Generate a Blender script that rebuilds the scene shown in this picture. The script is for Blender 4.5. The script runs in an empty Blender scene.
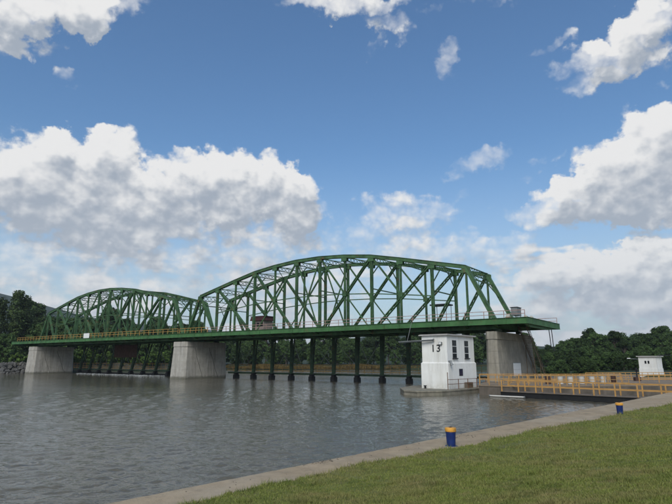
import bpy, bmesh, math, random
import numpy as np
from mathutils import Vector, Matrix
R = math.radians
scene = bpy.context.scene
col = scene.collection

# ------------------------------------------------------------------ camera
EYE = 4.2
cam_d = bpy.data.cameras.new('camera'); cam = bpy.data.objects.new('camera', cam_d); col.objects.link(cam)
cam.location = (0, 0, EYE); cam.rotation_euler = (math.pi/2 + 0.2106, 0, 0)
cam_d.sensor_width = 36; cam_d.lens = 27.05; cam_d.clip_end = 20000; cam_d.clip_start = .1
scene.camera = cam
scene.view_settings.view_transform = 'Standard'; scene.view_settings.look = 'None'
scene.view_settings.exposure = 0.12; scene.view_settings.gamma = 1

# ------------------------------------------------------------------ sun
SUN_EL, SUN_AZ = 40.0, -168.0          # degrees; azimuth clockwise from +Y (behind the camera, to the left)
sd = bpy.data.lights.new('sun', 'SUN'); sun = bpy.data.objects.new('sun', sd); col.objects.link(sun)
sd.energy = 2.3; sd.angle = R(32); sd.color = (1, .955, .88)
sv = Vector((math.sin(R(SUN_AZ))*math.cos(R(SUN_EL)), math.cos(R(SUN_AZ))*math.cos(R(SUN_EL)), math.sin(R(SUN_EL))))
sun.rotation_euler = (-sv).to_track_quat('-Z', 'Y').to_euler(); sun.location = sv*300

# ------------------------------------------------------------------ node helper
class NT:
    def __init__(s, tree): s.t = tree; s.n = tree.nodes; s.l = tree.links
    def put(s, sock, v):
        if isinstance(v, bpy.types.NodeSocket): s.l.new(v, sock)
        elif v is not None: sock.default_value = v
    def m(s, op, a, b=None, c=None, clamp=False):
        n = s.n.new('ShaderNodeMath'); n.operation = op; n.use_clamp = clamp
        for i, v in enumerate((a, b, c)): s.put(n.inputs[i], v)
        return n.outputs[0]
    def v(s, op, a, b=None, scale=None):
        n = s.n.new('ShaderNodeVectorMath'); n.operation = op
        s.put(n.inputs[0], a); s.put(n.inputs[1], b)
        if scale is not None: s.put(n.inputs['Scale'], scale)
        return n.outputs['Value'] if op in ('LENGTH', 'DOT_PRODUCT', 'DISTANCE') else n.outputs[0]
    def noise(s, vec, scale, detail=5, rough=.55, dist=0, out=0, dim='3D'):
        n = s.n.new('ShaderNodeTexNoise'); n.noise_dimensions = dim; s.put(n.inputs['Vector'], vec)
        n.inputs['Scale'].default_value = scale; n.inputs['Detail'].default_value = detail
        n.inputs['Roughness'].default_value = rough; n.inputs['Distortion'].default_value = dist
        return n.outputs[out]
    def voro(s, vec, scale, detail=0, rough=.5, feature='F1', smooth=.5, lac=2.0, out='Distance', dim='3D'):
        n = s.n.new('ShaderNodeTexVoronoi'); n.voronoi_dimensions = dim; n.feature = feature; s.put(n.inputs['Vector'], vec)
        n.inputs['Scale'].default_value = scale; n.inputs['Detail'].default_value = detail
        n.inputs['Roughness'].default_value = rough; n.inputs['Lacunarity'].default_value = lac
        if feature == 'SMOOTH_F1': n.inputs['Smoothness'].default_value = smooth
        return n.outputs[out]
    def mr(s, v, a, b, c=0, d=1, interp='LINEAR'):
        n = s.n.new('ShaderNodeMapRange'); n.interpolation_type = interp; n.clamp = True
        for k, x in zip(('Value', 'From Min', 'From Max', 'To Min', 'To Max'), (v, a, b, c, d)): s.put(n.inputs[k], x)
        return n.outputs[0]
    def mix(s, f, a, b, mode='MIX'):
        n = s.n.new('ShaderNodeMix'); n.data_type = 'RGBA'; n.blend_type = mode
        s.put(n.inputs[0], f)
        for i, v in ((6, a), (7, b)):
            if isinstance(v, tuple): v = tuple(v) + ((1,) if len(v) == 3 else ())
            s.put(n.inputs[i], v)
        return n.outputs[2]
    def xyz(s, x, y, z):
        n = s.n.new('ShaderNodeCombineXYZ'); s.put(n.inputs[0], x); s.put(n.inputs[1], y); s.put(n.inputs[2], z); return n.outputs[0]
    def sep(s, v):
        n = s.n.new('ShaderNodeSeparateXYZ'); s.put(n.inputs[0], v); return n.outputs
    def mapping(s, v, loc=(0,0,0), rot=(0,0,0), sc=(1,1,1), kind='POINT'):
        n = s.n.new('ShaderNodeMapping'); n.vector_type = kind; s.put(n.inputs[0], v)
        n.inputs[1].default_value = loc; n.inputs[2].default_value = rot; n.inputs[3].default_value = sc; return n.outputs[0]

# ------------------------------------------------------------------ world: blue sky with cumulus
world = bpy.data.worlds.new('World'); scene.world = world; world.use_nodes = True
SKY_STRENGTH = 0.10
# cumulus masses as (azimuth, elevation, half width, half height, tilt, weight), degrees
CLOUDS = [
 (1.5,13.4,7.0,2.4,4,.62), (8.0,15.2,7.5,2.6,6,.72),
 (9.5,12.0,8.0,2.6,4,.85), (17.0,11.5,6.0,2.0,8,.8),
 (-26.0,6.6,14.0,3.2,5,.80), (-9.0,6.4,9.0,2.6,0,.74), (30.0,4.4,12.0,1.8,0,.8),
 (-32.1,16.8,6.1,4.6,10,1.00),
 (-25.3,20.6,3.6,3.2,14,1.00),
 (-25.0,15.8,9.8,5.1,7,1.00),
 (-31.1,19.4,3.5,2.3,21,0.95),
 (-13.3,18.4,6.5,3.7,0,1.00),
 (-5.2,17.7,4.5,3.4,-6,1.00),
 (-17.2,20.2,2.9,1.9,6,0.90),
 (-8.8,19.3,4.2,2.4,3,0.95),
 (-3.1,18.5,2.6,2.5,1,0.90),
 (-29.2,10.8,10.7,4.6,6,0.72),
 (-15.4,12.4,12.8,4.4,3,0.62),
 (-7.7,13.9,6.3,3.1,2,0.80),
 (-7.9,22.2,1.9,1.1,3,0.55),
 (-10.9,9.3,8.3,2.2,8,0.80),
 (-29.7,7.2,8.2,1.8,4,0.75),
 (-35.1,32.5,7.9,2.1,24,1.00),
 (-28.6,34.3,5.2,1.7,21,0.95),
 (-36.4,29.4,2.9,1.7,17,0.85),
 (-30.2,27.5,1.5,1.1,41,0.50),
 (-31.9,30.1,2.1,0.9,15,0.50),
 (1.8,38.4,8.0,1.4,-7,0.95),
 (6.3,36.2,3.5,1.7,-18,0.85),
 (4.3,34.2,1.6,1.1,31,0.60),
 (13.2,37.4,2.5,0.6,17,0.45),
 (18.7,37.1,3.5,0.7,-9,0.50),
 (13.8,32.4,1.7,1.3,15,0.72),
 (34.7,31.1,3.5,1.8,13,0.90),
 (31.1,29.0,5.0,1.7,7,0.90),
 (28.5,27.5,3.1,1.3,-3,0.75),
 (26.4,31.5,2.6,0.7,1,0.50),
 (35.4,26.0,1.6,0.7,-16,0.40),
 (17.1,21.2,3.9,1.4,12,0.80),
 (14.0,20.5,1.6,0.8,-5,0.60),
 (32.5,18.2,6.7,3.8,14,1.00),
 (35.0,20.5,3.7,3.4,15,1.00),
 (26.4,16.7,5.3,2.4,16,1.00),
 (30.5,15.6,6.2,2.4,-9,1.00),
 (23.2,19.9,2.6,0.9,18,0.50),
 (21.8,15.7,3.7,1.3,4,0.80),
 (6.6,16.5,4.0,2.2,3,0.85),
 (3.4,17.2,1.9,1.6,-1,0.70),
 (10.9,16.0,3.8,1.6,17,0.75),
 (7.4,13.9,6.3,1.8,-2,0.60),
 (15.3,14.1,4.4,1.5,6,0.60),
 (27.9,8.1,7.7,2.2,7,1.00),
 (32.3,9.3,4.2,2.3,10,1.00),
 (22.6,7.4,5.9,1.7,1,0.85),
 (31.1,5.7,5.8,1.9,-3,0.90),
 (33.3,10.8,2.2,1.3,16,0.85),
 (14.9,6.4,7.4,1.7,-2,0.45),
 (5.0,6.6,10.1,1.8,-1,0.40),
]
def cloud_group(fine):
    g = bpy.data.node_groups.new('cloud_density', 'ShaderNodeTree')
    g.interface.new_socket('Dir', in_out='INPUT', socket_type='NodeSocketVector')
    g.interface.new_socket('Shift', in_out='INPUT', socket_type='NodeSocketVector')
    g.interface.new_socket('Density', in_out='OUTPUT', socket_type='NodeSocketFloat'); g.interface.new_socket('Billow', in_out='OUTPUT', socket_type='NodeSocketFloat')
    N = NT(g); gi = g.nodes.new('NodeGroupInput'); go = g.nodes.new('NodeGroupOutput')
    x, y, z = N.sep(gi.outputs['Dir'])
    az = N.m('MULTIPLY', N.m('ARCTAN2', x, y), 180/math.pi)
    el = N.m('MULTIPLY', N.m('ARCSINE', z), 180/math.pi)
    p = N.v('ADD', N.xyz(az, el, 0.0), gi.outputs['Shift'])
    # billow coordinates: degrees, flattened a little in height
    q = N.mapping(p, sc=(.1, .125, .1))
    wa = N.noise(q, 1.1, 3, .6, out=1, dim='2D')
    wb = N.noise(q, 4.5, 5 if fine else 2, .62, out=1, dim='2D')
    w1 = N.v('SCALE', N.v('SUBTRACT', wa, (.5,.5,.5)), scale=4.6)
    w2 = N.v('SCALE', N.v('SUBTRACT', wb, (.5,.5,.5)), scale=3.0)
    pw = N.v('MULTIPLY', N.v('ADD', N.v('ADD', p, w1), w2), (1,1,0))
    tot = 0.0; carry = pw          # the running total rides in z, so the masses are evaluated one after another
    for (a, e, ra, re, rot, wt) in CLOUDS:
        ra *= 1.45; re *= 1.45; wt *= 1.25 if ra*re > 12 and wt > .85 else 1.0
        if not fine and ra*re < 9: continue
        if fine and abs(rot) > 7:
            mm = N.mapping(carry, loc=(a, e, 0), rot=(0, 0, R(rot)), sc=(ra, re, 1e5), kind='TEXTURE')
        else:
            n = g.nodes.new('ShaderNodeVectorMath'); n.operation = 'MULTIPLY_ADD'; g.links.new(carry, n.inputs[0])
            n.inputs[1].default_value = (1/ra, 1/re, 1e-5); n.inputs[2].default_value = (-a/ra, -e/re, 0); mm = n.outputs[0]
        f = N.mr(N.v('DOT_PRODUCT', mm, mm), 0, 1, wt, 0, 'SMOOTHSTEP')
        cx, cy, cz = N.sep(carry)
        tot = N.m('SMOOTH_MAX', cz, f, .12)
        carry = N.xyz(cx, cy, tot)
    # the same kind of broken cumulus all round the rest of the sky
    gen = N.mr(N.noise(N.mapping(gi.outputs['Dir'], sc=(1,1,1.8)), 2.3, 3, .5), .46, .62, 0, 1.0, 'SMOOTHSTEP')
    inside = N.m('MULTIPLY', N.m('MULTIPLY', N.mr(az, -52, -43, 0, 1, 'SMOOTHSTEP'), N.mr(az, 43, 52, 1, 0, 'SMOOTHSTEP')), N.mr(el, 42, 50, 1, 0, 'SMOOTHSTEP'))
    tot = N.m('MAXIMUM', tot, N.m('MULTIPLY', gen, N.m('SUBTRACT', 1.0, inside)))
    low = N.mr(N.noise(N.mapping(p, sc=(.055, .30, 1)), 1.0, 3, .55, dim='2D'), .25, .53, 0, .88)
    tot = N.m('MAXIMUM', tot, N.m('MULTIPLY', low, N.mr(el, 9, 20, 1, 0, 'SMOOTHSTEP')))
    bil = N.voro(N.v('ADD', q, N.v('SCALE', wb, scale=.10)), 3.2, 2.0 if fine else 1.0, .55, 'F1', .35, 2.2, dim='2D')
    fb = N.noise(q, 7.0, 6 if fine else 3, .6, dim='2D')
    d = N.m('ADD', tot, N.m('MULTIPLY', N.m('SUBTRACT', .44, bil), .44))
    g.links.new(N.m('ADD', d, N.m('MULTIPLY', N.m('SUBTRACT', fb, .5), .10)), go.inputs[1])
    d = N.m('ADD', d, N.m('MULTIPLY', N.m('SUBTRACT', fb, .5), .36))
    g.links.new(d, go.inputs[0])
    return g
def build_world():
    nt = world.node_tree; nt.nodes.clear(); N = NT(nt)
    tc = nt.nodes.new('ShaderNodeTexCoord'); d = tc.outputs['Generated']
    sky = nt.nodes.new('ShaderNodeTexSky'); sky.sky_type = 'NISHITA'; sky.sun_disc = False
    sky.sun_elevation = R(SUN_EL); sky.sun_rotation = R(SUN_AZ); sky.altitude = 100
    sky.air_density = 1.3; sky.dust_density = 1.2; sky.ozone_density = 2.2
    gf = cloud_group(True); gc = cloud_group(False)
    def dens(shift, g=gc):
        n = nt.nodes.new('ShaderNodeGroup'); n.node_tree = g
        nt.links.new(d, n.inputs['Dir']); n.inputs['Shift'].default_value = shift
        return n.outputs
    (d0, b0) = dens((0,0,0), gf); b1 = dens((-.45, .95, 0), gf)[1]; d2 = dens((-.8, 2.6, 0))[1]; d3 = dens((.2, -2.4, 0))[1]
    z = N.sep(d)[2]
    el = N.m('MULTIPLY', N.m('ARCSINE', z), 180/math.pi)
    # heaped tops over thick cloud are crisp, thin cloud and undersides are wispy
    width = N.mr(N.m('MAXIMUM', d3, N.m('SUBTRACT', d2, .10)), .25, 1.05, 1.20, .38)
    a0 = N.m('DIVIDE', N.m('SUBTRACT', d0, .20), width, clamp=True)
    alpha = N.m('MULTIPLY', N.m('MULTIPLY', a0, a0), N.m('SUBTRACT', 3.0, N.m('MULTIPLY', a0, 2.0)))
    # light on the cloud: deep cloud above = grey; each billow bright on its sunward side
    occ = N.mr(d2, .20, 1.45)
    relief = N.m('MULTIPLY', N.m('SUBTRACT', b0, b1), .95)
    lit = N.m('ADD', N.m('ADD', N.m('SUBTRACT', .84, N.m('MULTIPLY', occ, .66)), N.m('MULTIPLY', N.m('SUBTRACT', N.noise(N.mapping(d, sc=(1,1,1.7)), 9.0, 2, .5), .5), .75)), relief)
    lit = N.mr(lit, .0, 1.0, 0, 1, 'SMOOTHSTEP')
    ccol = N.mix(lit, CLOUD_DARK, CLOUD_LIGHT)
    blue = N.mix(1.0, sky.outputs[0], SKY_TINT, 'MULTIPLY')
    # thin milky veil low down, as summer air over a river valley shows
    veil = N.mr(el, -2, 24, .62, 0.0, 'SMOOTHSTEP')
    blue = N.mix(veil, blue, HAZE_COL)
    ccol = N.mix(N.mr(el, 0, 16, .45, 0), ccol, HAZE_COL)
    out = N.mix(N.m('MULTIPLY', alpha, .97), blue, ccol)
    bg = nt.nodes.new('ShaderNodeBackground'); bg.inputs[1].default_value = SKY_STRENGTH
    nt.links.new(out, bg.inputs[0])
    wo = nt.nodes.new('ShaderNodeOutputWorld'); nt.links.new(bg.outputs[0], wo.inputs[0])
CLOUD_DARK = (3.5, 3.95, 4.6); CLOUD_LIGHT = (8.0, 7.95, 7.85); SKY_TINT = (.76, 1.00, 1.20); HAZE_COL = (5.5, 6.1, 6.7)
build_world()
world.cycles.sampling_method = 'NONE'        # an even, bright sky: no need to aim at parts of it
cy = scene.cycles
cy.max_bounces = 5; cy.diffuse_bounces = 2; cy.glossy_bounces = 3; cy.transmission_bounces = 2; cy.transparent_max_bounces = 4
cy.use_denoising = True; cy.use_adaptive_sampling = True; cy.adaptive_threshold = .015

# ------------------------------------------------------------------ materials
MATS = {}
def mat(name, base, rough=.8, var=.25, scale=1.0, spec=.3, metal=0, bump=0, bscale=8, extra=None, objrand=0):
    if name in MATS: return MATS[name]
    m = bpy.data.materials.new(name); m.use_nodes = True; N = NT(m.node_tree)
    b = m.node_tree.nodes['Principled BSDF']; b.inputs['Roughness'].default_value = rough
    b.inputs['Specular IOR Level'].default_value = spec; b.inputs['Metallic'].default_value = metal
    geo = m.node_tree.nodes.new('ShaderNodeNewGeometry'); pos = geo.outputs['Position']
    n = N.noise(pos, scale, 6, .6)
    lo = tuple(c*(1-var) for c in base); hi = tuple(min(1, c*(1+var)) for c in base)
    c = N.mix(N.mr(n, .3, .7), lo, hi)
    if objrand:
        oi = m.node_tree.nodes.new('ShaderNodeObjectInfo')
        k = N.mr(oi.outputs['Random'], 0, 1, 1-objrand, 1+objrand)
        c = N.mix(1.0, c, N.xyz(k, k, N.m('MULTIPLY', k, .95)), 'MULTIPLY')
    if extra: c = extra(N, pos, c)
    N.put(b.inputs['Base Color'], c)
    if bump:
        bn = m.node_tree.nodes.new('ShaderNodeBump'); bn.inputs['Strength'].default_value = bump; bn.inputs['Distance'].default_value = .03
        N.put(bn.inputs['Height'], N.noise(pos, bscale, 6, .6)); N.put(b.inputs['Normal'], bn.outputs[0])
    MATS[name] = m; return m
def rusty(amount, colr=(.16,.07,.03)):
    def f(N, pos, c):
        k = N.m('MULTIPLY', N.mr(N.noise(pos, .9, 8, .7), .56, .68), amount)
        return N.mix(k, c, colr)
    return f
def streaks(strength, dark=(.12,.11,.09)):
    def f(N, pos, c):
        s = N.noise(N.mapping(pos, sc=(1.3, 1.3, .10)), 1.0, 7, .65)
        c = N.mix(N.m('MULTIPLY', N.mr(s, .46, .68), strength), c, dark)
        s2 = N.noise(N.mapping(pos, sc=(4, 4, .22)), 1.0, 5, .6)
        c = N.mix(N.m('MULTIPLY', N.mr(s2, .55, .72), strength*.6), c, tuple(x*1.6 for x in dark))
        b = N.noise(pos, .35, 6, .6)
        return N.mix(N.m('MULTIPLY', N.mr(b, .5, .7), strength*.4), c, tuple(x*2.4 for x in dark))
    return f
def house_wear(N, pos, c):
    c = streaks(.34, (.28,.25,.18))(N, pos, c)
    z = N.sep(pos)[2]
    splash = N.m('MULTIPLY', N.mr(z, .5, 1.7, 1, 0), N.mr(N.noise(pos, 1.6, 7, .7), .38, .62))
    c = N.mix(N.m('MULTIPLY', splash, .5), c, (.26,.23,.16))
    flake = N.mr(N.noise(pos, 2.6, 9, .75), .63, .66)
    return N.mix(N.m('MULTIPLY', flake, .6), c, (.42,.39,.33))
def waterline(N, pos, c):
    c = streaks(.55)(N, pos, c)
    z = N.m('ADD', N.sep(pos)[2], N.m('MULTIPLY', N.m('SUBTRACT', N.noise(pos, 1.1, 6, .65), .5), 1.2))
    return N.mix(N.mr(z, .25, .75, .75, 0), c, (.075,.075,.05))
GREEN = mat('green_bridge_paint', (.050,.108,.045), .6, .45, .7, extra=rusty(.75))
GREEN2 = mat('green_deck_steel', (.050,.132,.046), .6, .3, .6, extra=rusty(.25))
DKGREEN = mat('weathered_green_gate_paint', (.034,.064,.036), .7, .3, 1.0, extra=rusty(.5))
BLACK = mat('black_tarred_steel', (.012,.012,.012), .6, .3, 2)
RUST = mat('rusted_brown_plate', (.075,.042,.032), .85, .3, 1.2)
ORANGE = mat('orange_rail_paint', (.42,.235,.075), .55, .2, 2.0, extra=rusty(.55))
YELLOW = mat('ochre_rail_paint', (.40,.24,.065), .6, .25, 2.0, extra=rusty(.4))
ORANGE_B = mat('bright_orange_paint', (.66,.32,.05), .5, .2, 5.0, extra=rusty(.5))
BLUE = mat('dark_blue_paint', (.010,.026,.12), .5, .3, 6.0, extra=rusty(.25, (.12,.10,.09)))
CONC = mat('weathered_pier_concrete', (.37,.35,.31), .9, .16, .8, bump=.4, bscale=3, extra=waterline)
CONCD = mat('stained_dark_concrete', (.27,.25,.205), .9, .2, .9, bump=.4, bscale=3, extra=streaks(.6))
PLATC = mat('algae_stained_platform_concrete', (.22,.20,.155), .9, .25, 1.2, bump=.5, bscale=4, extra=streaks(.6, (.07,.07,.05)))
WHITE = mat('white_painted_concrete', (.74,.735,.70), .75, .05, .8, extra=house_wear)
ROOFM = mat('grey_roof_slab', (.40,.39,.37), .85, .15, 1.2)
GLASS = mat('dark_window_glass', (.010,.012,.014), .12, .1, 1, spec=.22)
DARK = mat('dark_frame_paint', (.02,.022,.025), .5, .2, 2)
GREY = mat('grey_galvanised_steel', (.20,.21,.21), .5, .15, 2, metal=.3)
SIGNW = mat('white_sign_paint', (.72,.72,.70), .5, .05, 4)
BOARD = mat('timber_deck_board', (.13,.11,.085), .9, .3, 1.4)
ROCK = mat('grey_riprap_rock', (.10,.097,.09), .95, .4, .6, bump=.5, bscale=2)
MAROON = mat('maroon_sheet_roof', (.065,.022,.022), .6, .2, 1.0)
PALE = mat('pale_cabin_paint', (.48,.46,.42), .7, .12, 1.2)

def leaf_mat(name, base, var=.35, rand=.3):
    m = bpy.data.materials.new(name); m.use_nodes = True; N = NT(m.node_tree)
    b = m.node_tree.nodes['Principled BSDF']; b.inputs['Roughness'].default_value = .7; b.inputs['Specular IOR Level'].default_value = .2
    pos = m.node_tree.nodes.new('ShaderNodeNewGeometry'); oi = m.node_tree.nodes.new('ShaderNodeObjectInfo')
    n = N.noise(pos.outputs['Position'], .45, 4, .6)
    c = N.mix(N.mr(n, .3, .7), tuple(x*(1-var) for x in base), (base[0]*(1+var*1.2), base[1]*(1+var), base[2]*(1+var*.5)))
    k = N.mr(oi.outputs['Random'], 0, 1, 1-rand, 1+rand)
    c = N.mix(1.0, c, N.xyz(k, k, k), 'MULTIPLY')
    rp = pos.outputs['Random Per Island']
    kk = N.mr(rp, 0, 1, .7, 1.3); c = N.mix(1.0, c, N.xyz(kk, kk, kk), 'MULTIPLY')
    N.put(b.inputs['Base Color'], c)
    tr = m.node_tree.nodes.new('ShaderNodeBsdfTranslucent'); N.put(tr.inputs[0], c)
    mx = m.node_tree.nodes.new('ShaderNodeMixShader'); mx.inputs[0].default_value = .28
    m.node_tree.links.new(b.outputs[0], mx.inputs[1]); m.node_tree.links.new(tr.outputs[0], mx.inputs[2])
    m.node_tree.links.new(mx.outputs[0], m.node_tree.nodes['Material Output'].inputs[0])
    MATS[name] = m; return m
LEAF = leaf_mat('broadleaf_foliage', (.052,.092,.030), .4, .45)
LEAFL = leaf_mat('poplar_foliage', (.058,.092,.032))
REED = leaf_mat('dry_reed', (.155,.115,.045), .55, .2)
SHRUB = leaf_mat('shrub_foliage', (.09,.15,.035))
BARK = mat('tree_bark', (.085,.07,.055), .95, .3, 2.0)

# ------------------------------------------------------------------ geometry helpers
class G:
    """collects solids, then links them as one mesh object"""
    def __init__(s): s.v = []; s.f = []
    def add(s, vs, fs):
        o = len(s.v); s.v += [tuple(x) for x in vs]; s.f += [tuple(i+o for i in f) for f in fs]; return s
    def hexa(s, b, t):      # four bottom and four top points, both counter-clockwise seen from above
        return s.add(list(b)+list(t), [(3,2,1,0),(4,5,6,7),(0,1,5,4),(1,2,6,5),(2,3,7,6),(3,0,4,7)])
    def box(s, x0, x1, y0, y1, z0, z1, T=None):
        b = [(x0,y0,z0),(x1,y0,z0),(x1,y1,z0),(x0,y1,z0)]; t = [(x0,y0,z1),(x1,y0,z1),(x1,y1,z1),(x0,y1,z1)]
        if T: b = [T(*p) for p in b]; t = [T(*p) for p in t]
        return s.hexa(b, t)
    def bar(s, p, q, w, h, up=(0,0,1), off=0.0):      # rectangular bar; w across, h along 'up'
        p = Vector(p); q = Vector(q); d = (q-p).normalized(); up = Vector(up)
        if abs(d.dot(up)) > .97: up = Vector((BA[0], BA[1], 0))
        sd_ = d.cross(up).normalized(); u2 = sd_.cross(d).normalized()
        p = p+sd_*off; q = q+sd_*off
        c = [(-.5,-.5),(.5,-.5),(.5,.5),(-.5,.5)]
        return s.add([p+sd_*w*a+u2*h*b for a, b in c]+[q+sd_*w*a+u2*h*b for a, b in c],
                     [(0,1,2,3),(7,6,5,4),(1,0,4,5),(2,1,5,6),(3,2,6,7),(0,3,7,4)])
    def tube(s, p, q, r0, r1=None, n=8, caps=True):
        r1 = r0 if r1 is None else r1; p = Vector(p); q = Vector(q); d = (q-p).normalized()
        x = d.orthogonal().normalized(); y = d.cross(x)
        vs = [p+(x*math.cos(a)+y*math.sin(a))*r0 for a in [2*math.pi*i/n for i in range(n)]]
        vs += [q+(x*math.cos(a)+y*math.sin(a))*r1 for a in [2*math.pi*i/n for i in range(n)]]
        fs = [(i, (i+1) % n, n+(i+1) % n, n+i) for i in range(n)]
        if caps: fs += [tuple(range(n-1, -1, -1)), tuple(range(n, 2*n))]
        return s.add(vs, fs)
    def prism(s, poly, z0, z1, inset=None):          # poly counter-clockwise; inset: top polygon
        top = inset or poly; n = len(poly)
        return s.add([(x, y, z0) for x, y in poly]+[(x, y, z1) for x, y in top],
                     [tuple(range(n-1, -1, -1)), tuple(range(n, 2*n))]+[(i, (i+1) % n, n+(i+1) % n, n+i) for i in range(n)])
    def mesh(s, name, m, org=(0,0,0)):
        me = bpy.data.meshes.new(name)
        me.from_pydata([(x-org[0], y-org[1], z-org[2]) for x, y, z in s.v], [], s.f); me.update()
        if m: me.materials.append(m)
        return me
    def obj(s, name, m, parent=None, org=None, smooth=False, bevel=0):
        if org is None: org = tuple(parent['_org']) if parent is not None and '_org' in parent else (0,0,0)
        me = s.mesh(name, m, org); o = bpy.data.objects.new(name, me); col.objects.link(o)
        if parent is not None: o.parent = parent; o['_org'] = list(org)
        else: o.location = org; o['_org'] = list(org)
        if smooth:
            for p in me.polygons: p.use_smooth = True
        if bevel:
            b = o.modifiers.new('bevel', 'BEVEL'); b.width = bevel; b.segments = 2; b.limit_method = 'ANGLE'
        return o
def tag(o, label=None, cat=None, group=None, kind=None):
    if label: o['label'] = label
    if cat: o['category'] = cat
    if group: o['group'] = group
    if kind: o['kind'] = kind
    return o
def thing(name, org, label, cat, group=None):
    e = bpy.data.objects.new(name, None); col.objects.link(e); e.location = org; e['_org'] = list(org); e.empty_display_size = .5
    return tag(e, label, cat, group)
def copy_thing(src, loc):
    c = src.copy(); col.objects.link(c); c.location = loc
    for ch in src.children:
        k = ch.copy(); col.objects.link(k); k.parent = c
        for g2 in ch.children:
            k2 = g2.copy(); col.objects.link(k2); k2.parent = k
    return c

# bridge frame: s along the bridge (left to right), w across it (away from the camera), z up; water is z = 0
TH = 0.6361; BX, BY = -35.98, 120.0
BA = (math.cos(TH), -math.sin(TH)); BB = (math.sin(TH), math.cos(TH))
def P(s, w, z): return Vector((BX+BA[0]*s+BB[0]*w, BY+BA[1]*s+BB[1]*w, z))
def P2(s, w): p = P(s, w, 0); return (p.x, p.y)
BAV = Vector((BA[0], BA[1], 0)); BBV = Vector((BB[0], BB[1], 0)); ZV = Vector((0,0,1))

# ------------------------------------------------------------------ terrain, water, near bank
EDGE0 = Vector((-4.72, 11.84)); EDIR = Vector((.694, .720)).normalized(); ENRM = Vector((EDIR.y, -EDIR.x))
def bank(t, d, z): p = EDGE0+EDIR*t+ENRM*d; return (p.x, p.y, z)
def smooth01(x): x = max(0, min(1, x)); return x*x*(3-2*x)
def lawn_edge(t):
    base = 1.08 + max(0, t)*.052 + .14*math.sin(t*.55+1) + .09*math.sin(t*1.7) + .045*math.sin(t*5.3+.4) + .03*math.sin(t*11.7)
    return max(.85, base)
def lawn_z(d, t):
    k = d-lawn_edge(t)
    return 1.215 + .025*smooth01(k/.12) + 1.45*smooth01(k/14.0) + .02*math.sin(t*.8+d*.6)*smooth01(k/2)
random.seed(3); rng = np.random.default_rng(5)

def water():
    m = bpy.data.materials.new('river_water'); m.use_nodes = True; N = NT(m.node_tree)
    b = m.node_tree.nodes['Principled BSDF']
    b.inputs['Roughness'].default_value = .04; b.inputs['IOR'].default_value = 1.333; b.inputs['Specular IOR Level'].default_value = .5
    pos = m.node_tree.nodes.new('ShaderNodeNewGeometry').outputs['Position']
    c = N.mix(N.noise(pos, .03, 3), (.092,.084,.060), (.118,.107,.075)); N.put(b.inputs['Base Color'], c)
    pw = N.v('ADD', pos, N.v('SCALE', N.noise(pos, .22, 3, .5, out=1), scale=2.2))
    h2 = N.noise(N.mapping(pw, rot=(0,0,R(-24)), sc=(1.7, 2.9, 1)), 1.6, 3, .55)
    h3 = N.noise(N.mapping(pw, rot=(0,0,R(8)), sc=(3.2, 5.5, 1)), 1.5, 2, .5)
    gust = N.mr(N.noise(N.mapping(pos, sc=(.5,1,1)), .035, 4, .6), .35, .65, .5, 1.2)
    h = N.m('MULTIPLY', N.m('ADD', N.m('MULTIPLY', h2, .045), N.m('MULTIPLY', h3, .022)), gust)
    bn = m.node_tree.nodes.new('ShaderNodeBump'); bn.inputs['Strength'].default_value = 1.0; bn.inputs['Distance'].default_value = 1.0
    N.put(bn.inputs['Height'], h); N.put(b.inputs['Normal'], bn.outputs[0])
    # wind ripples as real relief on the reach in front of the bridge; finer with less distance from the bank
    na, nr = 940, 860
    A = np.linspace(R(-47), R(47), na); D = np.exp(np.linspace(np.log(8.0), np.log(230), nr))
    AA, DD = np.meshgrid(A, D); X = np.sin(AA)*DD; Y = np.cos(AA)*DD
    step = np.maximum(DD*(A[1]-A[0]), DD*np.log(230/8)/nr)
    r_ = np.random.default_rng(12); Z = np.zeros_like(X); var = 0
    gx = np.sin(X*.07+1.3*np.sin(Y*.045))*np.sin(Y*.06+1.1*np.sin(X*.05+2)); gustm = .85+.35*gx
    wx = .35*np.sin(Y*.31+.8*np.sin(X*.23)); wy = .35*np.sin(X*.27+1.1*np.sin(Y*.19))
    for k in range(60):
        lam = .22*(1.35/.22)**r_.random(); th = R(-90+8)+r_.normal(0, .62); amp = lam**1.15*r_.uniform(.6,1.2)
        kx, ky = math.cos(th)*2*math.pi/lam, math.sin(th)*2*math.pi/lam
        fade = np.clip((lam/step-2.2)/2.5, 0, 1)
        Z += amp*fade*np.sin((X+wx)*kx+(Y+wy)*ky+r_.uniform(0,6.28)); var += (amp*2*math.pi/lam)**2/2
    Z *= .155/math.sqrt(var)*gustm
    Z += .18*np.abs(Z)                         # slightly peaked crests
    V = np.stack([X, Y, Z], -1).reshape(-1, 3); n = na*nr
    I = (np.arange(nr-1)[:,None]*na+np.arange(na-1)[None]).reshape(-1)
    F = np.stack([I, I+na, I+na+1, I+1], -1)[:, ::-1].astype(np.int32)
    me = bpy.data.meshes.new('river_water'); me.vertices.add(n); me.loops.add(F.size); me.polygons.add(len(F))
    me.vertices.foreach_set('co', V.reshape(-1)); me.loops.foreach_set('vertex_index', F.reshape(-1)); me.polygons.foreach_set('loop_start', np.arange(0,F.size,4,dtype=np.int32))
    me.polygons.foreach_set('use_smooth', np.ones(len(F), bool)); me.update(calc_edges=True); me.materials.append(m)
    o = bpy.data.objects.new('river_water', me); col.objects.link(o); tag(o, kind='structure')
    g = G(); g.add([(-3000,-600,-.22),(3000,-600,-.22),(3000,4000,-.22),(-3000,4000,-.22)], [(0,1,2,3)])
    tag(g.obj('outer_river_water', m), kind='structure')
water()

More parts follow.
